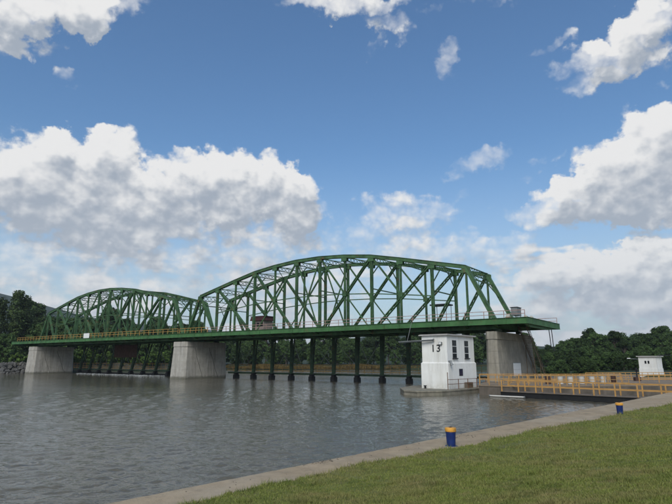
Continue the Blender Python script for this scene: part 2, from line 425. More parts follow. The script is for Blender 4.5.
def terrain():
    # one sheet: river bed, low islands, far banks, hills to the horizon
    riv = [P2(-84,-400), P2(-84,60), P2(-78,110), (-52,238), (0,246), (60,232), (74,175), (50,88), (95,70), (400,-100), (400,-500), (-400,-500)]
    xs = np.concatenate([np.arange(-2600,-400,100), np.arange(-400,400,8), np.arange(400,2601,100)])
    ys = np.concatenate([np.arange(-500,60,40), np.arange(60,420,8), np.arange(420,3600,90)])
    X, Y = np.meshgrid(xs, ys)
    inside = np.zeros(X.shape, bool); dist = np.full(X.shape, 1e9)
    n = len(riv)
    for i in range(n):
        (x0,y0),(x1,y1) = riv[i], riv[(i+1) % n]
        cond = ((y0 > Y) != (y1 > Y)); xi = (x1-x0)*(Y-y0)/((y1-y0) if y1 != y0 else 1e-9)+x0
        inside ^= cond & (X < xi)
        dx, dy = x1-x0, y1-y0; t = np.clip(((X-x0)*dx+(Y-y0)*dy)/(dx*dx+dy*dy), 0, 1)
        dist = np.minimum(dist, np.hypot(X-x0-t*dx, Y-y0-t*dy))
    H = np.where(inside, -np.minimum(3, dist*.5), np.minimum(1.6, dist*.35)+np.clip(dist-20,0,1e9)*.012)
    far = np.clip((Y-520)/600, 0, 1); far = far*far*(3-2*far)
    H += np.where(inside, 0, far*(22+14*np.sin(X*.004+1)+9*np.sin(X*.011)))
    def hill(cx, cy, rx, ry, h): return h*np.exp(-((X-cx)/rx)**2-((Y-cy)/ry)**2)
    H += hill(-1180,1400,330,400,172) + hill(-700,1750,420,300,95)+hill(-520,1350,200,200,38)
    H += np.where(inside, 0, hill(-330,420,110,90,12))
    vs = np.stack([X, Y, H], -1).reshape(-1,3); w = len(xs)
    g = G(); g.v = [tuple(p) for p in vs]
    g.f = [(j*w+i, j*w+i+1, (j+1)*w+i+1, (j+1)*w+i) for j in range(len(ys)-1) for i in range(w-1)]
    def ex(N, pos, c):
        f = N.noise(pos, .05, 8, .75)
        return N.mix(N.mr(f, .45, .66), c, (.036,.052,.020))
    m = mat('wooded_ground', (.020,.034,.014), .95, .45, .03, extra=ex, bump=1.0, bscale=.06)
    tag(g.obj('ground', m, smooth=True), kind='structure')
    def hgt(x, y):
        i = np.clip(np.searchsorted(xs, x)-1, 0, len(xs)-2); j = np.clip(np.searchsorted(ys, y)-1, 0, len(ys)-2)
        a = (x-xs[i])/(xs[i+1]-xs[i]); b = (y-ys[j])/(ys[j+1]-ys[j])
        return float(H[j,i]*(1-a)*(1-b)+H[j,i+1]*a*(1-b)+H[j+1,i]*(1-a)*b+H[j+1,i+1]*a*b)
    return hgt
HGT = terrain()

def near_bank():
    # concrete apron with a sheer face to the water, cast in bays
    ts = [-14+6.1*i for i in range(17)]
    def ex(N, pos, c):
        s = N.noise(pos, 2.2, 9, .7); c = N.mix(N.m('MULTIPLY', N.mr(s, .5, .72), .55), c, (.13,.11,.08))
        s = N.noise(pos, 9, 5, .7); c = N.mix(N.m('MULTIPLY', N.mr(s, .6, .72), .5), c, (.10,.085,.06))
        s = N.noise(pos, .5, 5, .6); return N.mix(N.m('MULTIPLY', N.mr(s, .45, .7), .4), c, (.40,.35,.27))
    m = mat('worn_bank_concrete', (.33,.255,.165), .92, .16, 1.3, bump=.6, bscale=14, extra=ex)
    root = tag(G().prism([bank(ts[0],.02,0)[:2], bank(ts[0],6.5,0)[:2], bank(ts[-1],6.5,0)[:2], bank(ts[-1],.02,0)[:2]], -3, 1.185).obj('canal_bank', m), kind='structure')
    for i in range(16):
        a, b = ts[i]+.012, ts[i+1]-.012; g = G()
        e = random.uniform(-.01,.01)
        n = 24; d1 = 6.4
        near = [bank(a+(b-a)*k/n, e+abs(random.gauss(0,.022)), 0)[:2] for k in range(n+1)]
        far = [bank(b, d1, 0)[:2], bank(a, d1, 0)[:2]]
        z = 1.2+random.uniform(-.006,.006)
        poly = (near+far)[::-1]
        ar = sum(p[0]*q[1]-q[0]*p[1] for p, q in zip(poly, poly[1:]+poly[:1]))
        if ar < 0: poly = poly[::-1]
        g.prism(poly, .9, z)
        o = g.obj('bank_slab', m, root); 
near_bank()

def lawn():
    # turf sheet rising gently to the camera, ragged along the concrete
    T = np.concatenate([np.arange(-22, 60, .3), np.arange(60, 140, 4)]); K = np.concatenate([[0,.04,.12,.3,.6,1.0,1.5],np.arange(2.1,16,.7),np.arange(16,90,6)])
    g = G()
    for t in T:
        e = lawn_edge(t)
        for k in K:
            z = lawn_z(e+k, t) if k > 0 else 1.19
            g.v.append(bank(t, e+k, z))
    nk = len(K)
    g.f = [(i*nk+j, i*nk+j+1, (i+1)*nk+j+1, (i+1)*nk+j) for i in range(len(T)-1) for j in range(nk-1)]
    def ex(N, pos, c):
        a = N.noise(pos, .33, 6, .65); c = N.mix(N.m('MULTIPLY', N.mr(a, .47, .64), .75), c, (.20,.18,.062))
        a = N.noise(N.v('ADD', pos, (31,7,0)), 1.7, 6, .7); c = N.mix(N.m('MULTIPLY', N.mr(a, .52, .7), .6), c, (.20,.165,.08))
        a = N.noise(N.v('ADD', pos, (11,57,0)), .8, 6, .7); c = N.mix(N.m('MULTIPLY', N.mr(a, .55, .7), .6), c, (.075,.115,.022))
        a = N.noise(pos, 26, 4, .8); return N.mix(N.m('MULTIPLY', N.mr(a, .4, .7), .6), c, (.05,.065,.016))
    m = mat('mown_turf', (.145,.165,.040), .95, .3, .9, bump=1.0, bscale=24, extra=ex)
    tag(g.obj('lawn', m, smooth=True), kind='structure')
    # blades
    n = 300000
    # sample by distance from the camera so that near turf is denser on the ground, even on the picture
    ang = rng.uniform(R(-36), R(36), n*3); rad = np.exp(rng.uniform(np.log(7.5), np.log(46), n*3))
    x = np.sin(ang)*rad; y = np.cos(ang)*rad
    rx = x-EDGE0.x; ry = y-EDGE0.y; t = rx*EDIR.x+ry*EDIR.y; d = rx*ENRM.x+ry*ENRM.y
    e = np.array(1.08+np.maximum(0,t)*.052+.14*np.sin(t*.55+1)+.09*np.sin(t*1.7)+.045*np.sin(t*5.3+.4)+.03*np.sin(t*11.7))
    e = np.maximum(.85, e)
    bare = np.sin(x*.83+2*np.sin(y*.51))*np.sin(y*.97+1.7*np.sin(x*.61)) > .93
    ok = (d > e-.10*rng.random(n*3)**2) & ~(bare & (rng.random(n*3) < .75))
    x, y, t, d, e, rad = [q[ok][:n] for q in (x, y, t, d, e, rad)]
    n = len(x)
    k = d-e; sm = lambda q: (lambda c: c*c*(3-2*c))(np.clip(q,0,1))
    z = 1.215+.025*sm(k/.12)+1.45*sm(k/14)+.02*np.sin(t*.8+d*.6)*sm(k/2)
    patch = np.sin(x*1.3+np.sin(y*.9)*2)*np.sin(y*1.1+np.sin(x*.7)*2)
    edge = np.exp(-k/.22)*(rng.random(n) < .55); weed = (np.sin(x*2.9+1.3*np.sin(y*1.7))*np.sin(y*3.3+1.1*np.sin(x*2.3)) > .80)
    hh = rng.uniform(.02,.05, n)*(1+.25*patch)*(.8+rad*.012)*(1+1.9*edge+1.3*weed); w = rng.uniform(.004,.008,n)*(.7+rad*.05)
    a = rng.uniform(0, 2*np.pi, n); la = rng.uniform(0, 2*np.pi, n); ln = hh*rng.uniform(.2,1.0,n)
    v = np.empty((n,3,3)); 
    v[:,0] = np.stack([x-np.cos(a)*w, y-np.sin(a)*w, z-.004],-1); v[:,1] = np.stack([x+np.cos(a)*w, y+np.sin(a)*w, z-.004],-1)
    v[:,2] = np.stack([x+np.cos(la)*ln, y+np.sin(la)*ln, z+hh],-1)
    me = bpy.data.meshes.new('grass'); me.vertices.add(n*3); me.loops.add(n*3); me.polygons.add(n)
    me.vertices.foreach_set('co', v.reshape(-1)); me.loops.foreach_set('vertex_index', np.arange(n*3, dtype=np.int32))
    me.polygons.foreach_set('loop_start', np.arange(0,n*3,3,dtype=np.int32)); me.update(calc_edges=True)
    m = bpy.data.materials.new('grass_blade'); m.use_nodes = True; N = NT(m.node_tree); b = m.node_tree.nodes['Principled BSDF']
    b.inputs['Roughness'].default_value = .7; b.inputs['Specular IOR Level'].default_value = .15
    ge = m.node_tree.nodes.new('ShaderNodeNewGeometry'); pos = ge.outputs['Position']
    c = N.mix(ge.outputs['Random Per Island'], (.110,.152,.028), (.235,.245,.068))
    dry = N.m('MULTIPLY', N.mr(N.noise(pos, .42, 6, .7), .46, .66), .85)
    c = N.mix(dry, c, (.235,.195,.085))
    c = N.mix(N.m('MULTIPLY', N.mr(N.noise(N.v('ADD', pos, (9,3,0)), 1.5, 5, .7), .50, .66), .65), c, (.062,.092,.020))
    c = N.mix(N.m('MULTIPLY', N.mr(N.noise(N.v('ADD', pos, (3,19,0)), 3.8, 4, .7), .54, .66), .55), c, (.25,.205,.10)); N.put(b.inputs['Base Color'], c)
    me.materials.append(m); o = bpy.data.objects.new('grass', me); col.objects.link(o)
    tag(o, 'short mown grass growing over the lawn', 'grass', kind='stuff')
    # pebbles and crumbs along the concrete edge
    g = G()
    for i in range(230):
        if i < 90: tt = random.gauss(6.2, .35); dd = abs(random.gauss(.12, .10))
        elif i < 120: tt = random.gauss(13.5, .5); dd = abs(random.gauss(.5, .2))
        else: tt = random.uniform(-3, 34); dd = random.uniform(.03, lawn_edge(tt)-.05)
        r = .006+.022*random.random()**2.5
        p = Vector(bank(tt, dd, 1.206+r*.4)); g.v_n = len(g.v)
        pts = [p+Vector((math.cos(q)*r*random.uniform(.7,1.4), math.sin(q)*r*random.uniform(.7,1.4), 0)) for q in (0,1.3,2.6,3.8,5.1)]
        g.add(pts+[p+Vector((0,0,r*.7)), p-Vector((0,0,r*.5))], [(i_, (i_+1)%5, 5) for i_ in range(5)]+[((i_+1)%5, i_, 6) for i_ in range(5)])
    tag(g.obj('pebbles', mat('edge_debris', (.12,.10,.08), .9, .5, 6)), 'loose pebbles and crumbs scattered on the concrete bank', 'pebbles', kind='stuff')
lawn()

# ------------------------------------------------------------------ truss bridge spans
ZD = 10.1                       # deck top
ZC = 8.95                       # bottom chord
PL, EP = 5.846, 4.6             # panel, end panel
TOPZ = [18.52, 19.83, 21.14, 22.35, 23.07, 23.47]; TOPZ = TOPZ + TOPZ[::-1]
WT = 9.31                       # between the two trusses
def laced(g, p, q, w, h, th=.10, pitch=.9, nrm=None):
    """two parallel plates with zig-zag lacing, like riveted members of the period; w across the bridge, h in the truss plane"""
    p = Vector(p); q = Vector(q); d = (q-p).normalized(); up = d.cross(BBV).normalized()      # in plane
    for sgn in (-1, 1):
        o = up*(h/2-th/2)*sgn
        g.bar(p+o, q+o, w, th, up=up)
    L = (q-p).length; n = max(2, int(L/pitch))
    for side in (-1, 1):
        z = BBV*(w/2-.03)*side
        for i in range(n):
            a = p+d*(L*i/n)+up*(h/2-th)*(1 if i % 2 else -1)+z; b = p+d*(L*(i+1)/n)+up*(h/2-th)*(-1 if i % 2 else 1)+z
            g.bar(a, b, .03, .09, up=up)
def girder_strut(g, p, q, depth, bw=.14, pitch=1.0):
    """shallow lattice strut across the bridge"""
    p = Vector(p); q = Vector(q); d = (q-p).normalized(); L = (q-p).length
    up = ZV
    for sgn in (-1, 1): g.bar(p+up*depth/2*sgn, q+up*depth/2*sgn, .22, bw)
    n = max(2, int(L/pitch))
    for i in range(n):
        for k in (1, -1):
            g.bar(p+d*(L*i/n)+up*depth/2*k, p+d*(L*(i+1)/n)-up*depth/2*k, .05, .08)
def span(s_ends, nodes, deck0, deck1, label, rail_mat, rails):
    L0, L1 = s_ends
    org = tuple(P((L0+L1)/2, WT/2, ZC)); root = thing('truss_span', org, label, 'bridge', 'steel truss spans of the dam bridge')
    bot = [L0]+nodes+[L1]; nn = 12
    for ti, w in enumerate((0, WT)):
        U = [P(nodes[i], w, TOPZ[i]) for i in range(nn)]; B = [P(x, w, ZC) for x in bot]      # B[i+1] under U[i]
        M = lambda i: U[i].lerp(B[i+1], .5)
        # end posts and top chord: deep box with a cover plate
        for a, b in ((B[0], U[0]), (U[11], B[13])):
            g = G(); d = (b-a).normalized(); upv = d.cross(BBV)
            g.bar(a, b, .66, .52, up=upv); g.bar(a+upv*.27, b+upv*.27, .80, .05, up=upv) ; g.obj('end_post', GREEN, root)
        for i in range(11):
            g = G(); a, b = U[i], U[i+1]; d = (b-a).normalized(); upv = d.cross(BBV); upv = upv if upv.z > 0 else -upv
            e = d*.0
            g.bar(a, b+d*.02, .56, .52, up=upv); g.bar(a+upv*.285, b+upv*.285, .76, .05, up=upv)
            g.bar(a-upv*.28, b-upv*.28, .72, .035, up=upv)
            g.obj('top_chord', GREEN, root)
        for i in range(13):
            g = G()
            for o in (-.26, .26): g.bar(B[i], B[i+1], .07, .62, off=o)
            for k in range(4):
                c = B[i].lerp(B[i+1], (k+.5)/4); g.bar(c-BBV*.24, c+BBV*.24, .5, .05)
            g.obj('bottom_chord', GREEN, root)
        main = (1, 3, 5, 6, 8, 10)
        for i in range(nn):
            g = G()
            if i in main: laced(g, U[i]-ZV*.3, B[i+1]+ZV*.3, .50, .43, .12, .9); g.obj('post', GREEN, root)
            elif i in (0, 11): laced(g, U[i]-ZV*.3, B[i+1]+ZV*.3, .36, .26, .09, .8); g.obj('hanger', GREEN, root)
            else: laced(g, U[i]-ZV*.3, B[i+1]+ZV*.3, .36, .30, .09, .8); g.obj('hanger', GREEN, root)
        def diag(a, b, w_, h_, name='diagonal', lace=True):
            g = G(); d = (b-a).normalized()
            if lace: laced(g, a+d*.3, b-d*.3, w_, h_, .11, 1.0)
            else: g.bar(a+d*.3, b-d*.3, w_, h_, up=d.cross(BBV))
            g.obj(name, GREEN, root)
        diag(U[0], B[2], .46, .46); diag(U[11], B[11], .46, .46)
        diag(U[1], B[4], .46, .50); diag(U[3], B[6], .46, .46); diag(U[10], B[9], .46, .50); diag(U[8], B[7], .46, .46)
        for a, b in ((U[5], B[7]), (U[6], B[6])): diag(a, b, .2, .24, 'counter_diagonal', False)
        # sub-diagonals from the middle node of each main diagonal
        for iu, im in ((3, 2), (5, 4), (6, 7), (8, 9)):
            diag(U[iu], M(im), .26, .28, 'sub_diagonal', False)
        for im, ib in ((4, 4), (7, 9)):
            diag(M(im), B[ib], .18, .20, 'sub_diagonal', False)
        # mid-height struts along the truss
        for i in range(1, 10):
            g = G(); a = M(i); b = M(i+1); g.bar(a, b, .2, .17); g.obj('longitudinal_strut', GREEN, root)
        # gussets
        for i in range(nn):
            g = G()
            for o in (-.30, .30):
                c = U[i]-ZV*.45+BBV*o; g.bar(c-BAV*.62, c+BAV*.62, .025, .95)
            g.obj('gusset_plate', GREEN, root)
            g = G()
            for o in (-.30, .30):
                c = B[i+1]+ZV*.45+BBV*o; g.bar(c-BAV*.55, c+BAV*.55, .025, .85)
            g.obj('gusset_plate', GREEN, root)
        for i in (2, 4, 7, 9):
            g = G()
            for o in (-.29, .29): c = M(i)+BBV*o; g.bar(c-BAV*.42, c+BAV*.42, .025, .8)
            g.obj('gusset_plate', GREEN, root)
    # lateral system between the trusses
    for i in range(nn):
        a = P(nodes[i], .35, TOPZ[i]-.35); b = P(nodes[i], WT-.35, TOPZ[i]-.35)
        g = G(); girder_strut(g, a, b, .8 if i not in (0, 11) else 1.1, .12); g.obj('lateral_strut', GREEN, root)
        if i in (1, 3, 5, 6, 8, 10):                     # sway frame with knee braces
            z2 = (TOPZ[i]+ZC)/2+.9
            for (w0, w1) in ((.3, 3.0), (WT-.3, WT-3.0)):
                g = G(); g.bar(P(nodes[i], w0, TOPZ[i]-3.2), P(nodes[i], w1, TOPZ[i]-.8), .14, .16); g.obj('knee_brace', GREEN, root)
            g = G(); g.bar(P(nodes[i], .3, z2), P(nodes[i], WT-.3, z2), .16, .18); g.obj('sway_strut', GREEN, root)
    for i in range(11):
        for k in (0, 1):
            g = G(); wa, wb = (.4, WT-.4) if k == 0 else (WT-.4, .4)
            dz = .04 if k else -.04
            g.bar(P(nodes[i], wa, TOPZ[i]-.2+dz), P(nodes[i+1], wb, TOPZ[i+1]-.2+dz), .12, .10); g.obj('lateral_brace', GREEN, root)
    for (sa, za, sb, zb) in ((L0, ZC, nodes[0], TOPZ[0]), (L1, ZC, nodes[11], TOPZ[11])):     # portal bracing in the end-post plane
        def q(f, w): return P(sa+(sb-sa)*f, w, za+(zb-za)*f)
        g = G(); g.bar(q(.80,.4), q(.80,WT-.4), .14, .2); g.obj('portal_strut', GREEN, root)
        for k in range(4):
            w0 = .4+(WT-.8)*k/4; w1 = .4+(WT-.8)*(k+1)/4
            g = G(); g.bar(q(.80 if k % 2 else .96, w0), q(.96 if k % 2 else .80, w1), .08, .1); g.obj('portal_brace', GREEN, root)
        for (wa, wb) in ((.4, 2.6), (WT-.4, WT-2.6)):
            g = G(); g.bar(q(.58, wa), q(.80, wb), .1, .14); g.obj('portal_brace', GREEN, root)
    # floor: beams at the panel points reaching out as tapered brackets, stringers, plating
    W0, W1 = -2.0, 16.4
    for x in bot+([deck0+.3] if deck0 < L0-3 else [])+([deck1-.3] if deck1 > L1+3 else []):
        g = G(); zt = ZD-.19
        prof = [(W0+.05, zt-.62), (-.3, zt-1.05), (WT+.3, zt-1.05), (W1-.05, zt-.62)]
        for (wa, za), (wb, zb) in zip(prof, prof[1:]):
            b_ = [P(x-.05, wa, za), P(x+.05, wa, za), P(x+.05, wb, zb), P(x-.05, wb, zb)]
            t_ = [P(x-.05, wa, zt), P(x+.05, wa, zt), P(x+.05, wb, zt), P(x-.05, wb, zt)]
            g.hexa(b_, t_)
            g.bar(P(x, wa, za-.02), P(x, wb, zb-.02), .34, .04)
        g.obj('floor_beam', GREEN2, root)
    for w in (-1.2, 1.2, 3.1, 5.0, 6.9, 8.2, 10.6, 12.2, 13.8):
        g = G(); zs = ZD-.36
        g.bar(P(deck0+.1, w, zs), P(deck1-.1, w, zs), .05, .32); g.bar(P(deck0+.1, w, zs-.17), P(deck1-.1, w, zs-.17), .2, .03)
        g.obj('stringer', GREEN2, root)
    nb = int((deck1-deck0)/1.46)                       # deck plates laid across
    for k in range(nb):
        a = deck0+(deck1-deck0)*k/nb; b = deck0+(deck1-deck0)*(k+1)/nb-.02
        g = G(); g.box(a, b, W0+.02, W1-.02, ZD-.18, ZD-.02+random.uniform(-.004,.004), T=P); g.obj('deck_plate', GREEN2, root)
    for w, sg in ((W0, -1), (W1, 1)):                  # edge channel with stiffeners
        g = G(); g.bar(P(deck0, w, ZD-.42), P(deck1, w, ZD-.42), .05, .86)
        for zz in (ZD+.015, ZD-.86): g.bar(P(deck0, w+.08*sg, zz), P(deck1, w+.08*sg, zz), .2, .035)
        n = int((deck1-deck0)/2.9)
        for k in range(n+1):
            x = deck0+.1+(deck1-deck0-.2)*k/n; g.bar(P(x, w+.05*sg, ZD-.82), P(x, w+.05*sg, ZD-.02), .07, .09, up=BAV)
        g.obj('edge_girder', GREEN2, root)
    for x, on in ((deck0, deck0 < L0-3), (deck1, deck1 > L1+3)):
        if on:
            g = G(); g.bar(P(x, W0-.1, ZD-.41), P(x, W1+.1, ZD-.41), .05, .86)
            for zz in (ZD+.03, ZD-.87): g.bar(P(x, W0-.1, zz), P(x, W1+.1, zz), .24, .035)
            for k in range(9): w = W0+.6+k*2.05; g.bar(P(x, w, ZD-.58), P(x, w, ZD-.02), .09, .14, up=BBV)
            g.obj('end_girder', GREEN2, root)
    # bearings
    for x in (L0, L1):
        for w in (0, WT):
            g = G(); g.box(x-.32, x+.32, w-.42, w+.42, 8.32, 8.62, T=P)
            g.box(x-.22, x+.22, w-.3, w+.3, 8.6, 8.75, T=P); g.obj('bearing', DKGREEN, root)
    # hand rails
    for (ra, rb, w, m, hgt, step) in rails:
        r = G()
        for zz in (hgt, hgt*.52): r.bar(P(ra, w, ZD+zz), P(rb, w, ZD+zz), .07, .08)
        ro = r.obj('railing', m, root); n = int((rb-ra)/step)
        for k in range(n+1):
            x = ra+(rb-ra)*k/n; g = G(); g.bar(P(x, w, ZD+.02), P(x, w, ZD+hgt+.02), .08, .08); g.obj('rail_post', m, ro)
    return root
rail_thin = mat('faded_grey_pink_rail_paint', (.30,.20,.17), .7, .25, 2)
nodes_r = [PL*(i+1) for i in range(12)]
nodes_l = [-3.85-PL*(11-i) for i in range(12)]
right_span = span((PL-EP, 12*PL+EP), nodes_r, .98, 79.5,
     'large green steel truss span on the right, reaching from the middle pier to the lock', GREEN,
     [(1.3, 11.0, -1.9, YELLOW, 1.15, 1.9), (11.2, 79.2, -1.9, rail_thin, 1.05, 2.9), (2, 79.2, 16.2, rail_thin, 1.05, 2.9)])
left_span = span((nodes_l[0]-EP, nodes_l[11]+EP), nodes_l, -87.8, .94,
     'smaller looking green truss span on the left with orange hand rail along its deck', GREEN,
     [(-84.0, .7, -1.9, YELLOW, 1.2, 1.9), (-87, .5, 16.2, rail_thin, 1.05, 2.9)])

# white notice on the left span's railing
g = G(); g.box(-41.6, -38.6, -2.02, -1.97, ZD+.05, ZD+1.35, T=P)
tag(g.obj('notice_board', SIGNW, org=tuple(P(-40.1,-2,ZD+.7))), 'small white notice board fixed to the orange bridge railing', 'sign')

# winch car and canopy on the deck
def winch_car():
    t = thing('winch_car', tuple(P(21.6, 4.4, ZD)), 'winch car with maroon roof standing on the bridge deck inside the right span', 'winch car')
    g = G()
    g.box(19.9, 23.3, 3.0, 5.8, ZD+.35, ZD+2.35, T=P); g.obj('cabin_wall', mat('faded_cabin_paint', (.26,.21,.19), .8, .3, 1.5, extra=rusty(.5)), t)
    g = G(); g.box(19.7, 23.5, 2.8, 6.0, ZD+.12, ZD+.33, T=P); g.obj('chassis', BLACK, t)
    g = G(); g.hexa([P(19.5,2.6,ZD+2.38),P(23.7,2.6,ZD+2.38),P(23.7,6.2,ZD+2.38),P(19.5,6.2,ZD+2.38)],[P(19.7,2.8,ZD+3.25),P(23.5,2.8,ZD+3.25),P(23.5,6.0,ZD+3.25),P(19.7,6.0,ZD+3.25)])
    g.box(19.5,23.7,2.7,6.1,ZD+3.27,ZD+3.36,T=P); g.obj('roof', MAROON, t)
    for k in range(3):
        a = 20.15+k*1.08; g = G(); g.box(a, a+.8, 2.95, 2.985, ZD+1.15, ZD+1.95, T=P); o = g.obj('window', DARK, t)
        g = G(); g.box(a+.06, a+.74, 2.925, 2.945, ZD+1.21, ZD+1.89, T=P); g.obj('pane', GLASS, o)
    for x in (20.4, 22.8):
        for w in (3.2, 5.6): g = G(); g.tube(P(x, w-.08, ZD+.2), P(x, w+.08, ZD+.2), .2, n=12); g.obj('wheel', BLACK, t)
winch_car()
def canopy():
    t = thing('steel_canopy', tuple(P(63.6, 4.6, ZD)), 'small flat steel canopy on thin posts near the right end of the bridge', 'canopy')
    g = G(); g.box(62.0, 65.2, 3.4, 5.8, ZD+3.1, ZD+3.32, T=P); g.obj('roof', DARK, t)
    for x in (62.3, 64.9):
        for w in (3.6, 5.6): g = G(); g.bar(P(x, w, ZD), P(x, w, ZD+3.1), .08, .08); g.obj('post', GREY, t)
    g = G(); g.bar(P(62.3,3.6,ZD+1.1), P(64.9,3.6,ZD+1.1), .05, .05); g.bar(P(62.3,3.6,ZD+.6), P(64.9,3.6,ZD+.6), .05, .05); g.obj('guard_rail', rail_thin, t)
canopy()
t = thing('control_cabinet', tuple(P(77.6, -.6, ZD)), 'grey control cabinet on legs at the right end of the bridge deck', 'cabinet')
g = G(); g.box(77.1, 78.0, -1.3, .6, ZD+.35, ZD+1.5, T=P); g.obj('case', GREY, t, bevel=.03)
g = G(); g.box(77.0, 78.1, -1.4, .7, ZD+1.52, ZD+1.58, T=P); g.obj('lid', DARK, t)
for x in (77.2, 77.9):
    for w in (-1.2, .5): g = G(); g.bar(P(x,w,ZD), P(x,w,ZD+.36), .07, .07); g.obj('leg', GREY, t)
# sheave blocks standing along the end of the deck
for k, (s_, w_, h_) in enumerate(((75.6, 2.0, .8), (77.8, 3.4, .65), (77.9, 6.0, .7))):
    t = thing('winch_block', tuple(P(s_, w_, ZD)), ['low pinkish winch block beside the near end post of the bridge', 'low winch block standing just behind the grey control cabinet', 'low winch block nearest the far right corner of the deck'][k], 'winch', 'winch blocks at the right deck end')
    g = G(); g.box(s_-.35, s_+.35, w_-.3, w_+.3, ZD, ZD+h_*.6, T=P); g.obj('base', rail_thin, t)
    g = G(); g.tube(P(s_, w_-.22, ZD+h_*.75), P(s_, w_+.22, ZD+h_*.75), h_*.36, n=12); g.obj('drum', PALE, t)

# ------------------------------------------------------------------ piers
def rot_poly(pts): return [P2(a, b) for a, b in pts]
def ccw(poly):
    ar = sum(p[0]*q[1]-q[0]*p[1] for p, q in zip(poly, poly[1:]+poly[:1])); return poly if ar > 0 else poly[::-1]
def pier(sc, label, hs=2.4, w0=-1.5, w1=10.6, ztop=8.3, m=None, batter=.35, chamfer=.5, zbot=-3, name='concrete_pier'):
    m = m or CONC
    t = thing(name, tuple(P(sc, (w0+w1)/2, 0)), label, 'pier', 'concrete piers under the bridge')
    def ring(g_, z): 
        e = batter*(ztop-z)/ztop+g_; c = chamfer
        return rot_poly([(sc-hs-e, w0+c-e), (sc-hs-e+c, w0-e), (sc+hs+e-c, w0-e), (sc+hs+e, w0+c-e), (sc+hs+e, w1-c+e), (sc+hs+e-c, w1+e), (sc-hs-e+c, w1+e), (sc-hs-e, w1-c+e)])
    zs = [zbot, .35, 2.05, 3.75, 5.45, ztop-1.15]      # lifts of concrete with a recessed pour line between
    for a, b in zip(zs, zs[1:]):
        A = ccw(ring(0, a)); B_ = ccw(ring(0, b-.025)); g = G(); n = len(A)
        g.add([(x,y,a) for x,y in A]+[(x,y,b-.025) for x,y in B_], [tuple(range(n-1,-1,-1)), tuple(range(n,2*n))]+[(i,(i+1)%n,n+(i+1)%n,n+i) for i in range(n)])
        g.obj('concrete_lift', m, t)
        g = G(); C1 = ccw(ring(-.03, b)); g.prism(C1, b-.026, b+.001); g.obj('pour_line', CONCD, t)
    g = G(); A = ccw(ring(.10, ztop-1.1)); B_ = ccw(ring(.10, ztop)); n = len(A)
    g.add([(x,y,ztop-1.14) for x,y in A]+[(x,y,ztop) for x,y in B_], [tuple(range(n-1,-1,-1)), tuple(range(n,2*n))]+[(i,(i+1)%n,n+(i+1)%n,n+i) for i in range(n)])
    g.obj('coping', m, t, bevel=.04)
    return t
pier(-73.6, 'pale concrete pier at the far left end of the bridge')
pier(1.0, 'pale cracked concrete pier in the middle between the two spans')
pierR = pier(73.95, 'grey concrete pier at the right beside the lock', hs=.75, w0=-1.4, w1=16.8, m=CONCD, batter=.28, chamfer=.35)
# drooping cracks on the sides of the left and middle piers
CRACK = mat('dark_crack', (.05,.045,.04), .95, .2, 3)
def crack(par, sc, hs, pts):
    g = G()
    for (w_a, za), (w_b, zb) in zip(pts, pts[1:]):
        e = lambda z: .35*(8.3-z)/8.3
        g.bar(P(sc+hs+e(za)+.002, w_a, za), P(sc+hs+e(zb)+.002, w_b, zb), .012, .085, up=BBV)
    g.obj('crack', CRACK, par)
for o in [q for q in bpy.data.objects if q.name.startswith('concrete_pier')][:2]:
    sc_ = -73.6 if 'left' in o['label'] else 1.0
    crack(o, sc_, 2.4, [(1.0,7.0),(1.4,6.0),(1.5,5.0),(2.1,3.6),(2.8,1.8),(3.4,.2)])
    crack(o, sc_, 2.4, [(5.2,7.0),(5.4,6.1),(6.1,4.9),(6.7,3.2),(7.3,1.6),(8.0,.2)])
# white notice on the right pier
t = thing('pier_notice', tuple(P(74.9, 6.2, 2.7)), 'white rectangular notice panel mounted on the right pier', 'sign')
e_ = .28*(8.3-2.7)/8.3
for k, (za, zb) in enumerate(((1.75, 2.72), (2.75, 3.7))):
    g = G(); g.box(74.7+e_+.03, 74.7+e_+.07, 5.0, 8.6, za, zb, T=P); g.obj('panel', SIGNW, t)
g = G(); g.box(74.7+e_-.1, 74.7+e_+.028, 4.9, 8.7, 1.65, 3.8, T=P); g.obj('backing', GREY, t)

# ------------------------------------------------------------------ dam gate frames hanging under the bridge
GW = 9.3
ORD = ['first','second','third','fourth','fifth','sixth','seventh','eighth','ninth','tenth','eleventh','twelfth','thirteenth']
def gate_frame(s, lean):
    t = thing('sluice_trestle', tuple(P(s, GW, 0)), 'x', 'gate frame')
    ZT = 9.0
    def q(f, o=0, d=0): return P(s+o, GW+lean*f+d, 1.2+(ZT-1.2)*f)
    g = G(); g.bar(q(0,-.21), q(1,-.21), .36, .11, up=BBV); g.bar(q(0,.21), q(1,.21), .36, .11, up=BBV)   # twin channels
    g.bar(q(0), q(1), .18, .32, up=BAV)
    for k in range(9): c = q((k+.5)/9); g.bar(c-BAV*.25, c+BAV*.25, .40, .18)
    g.obj('upright', DKGREEN, t)
    g = G(); g.bar(q(.04,0,.45), q(.98,0,.95), .22, .26, up=BBV); g.obj('back_stay', DKGREEN, t)
    g = G(); g.box(s-.44, s+.44, GW-.5, GW+.8, -.8, .85, T=P); g.box(s-.34, s+.34, GW-.36, GW+.6, .85, 1.3, T=P); g.obj('shoe', BLACK, t, bevel=.04)
    return t
fr = gate_frame(8.5, .12)
def place(src, s0, s, label, group):
    o = src if abs(s-s0) < 1e-6 else copy_thing(src, tuple(P(s, GW, 0)))
    tag(o, label, 'gate frame', group); return o
RS = [8.5+5.74*i for i in range(11)]
for i, s in enumerate(RS):
    place(fr, 8.5, s, 'green gate frame on black shoe, %s to the right of the middle pier' % ORD[i], 'gate frames under the right span')
fl = gate_frame(-17.8, 1.6)
LS = [-17.8-5.8*i for i in range(9)]
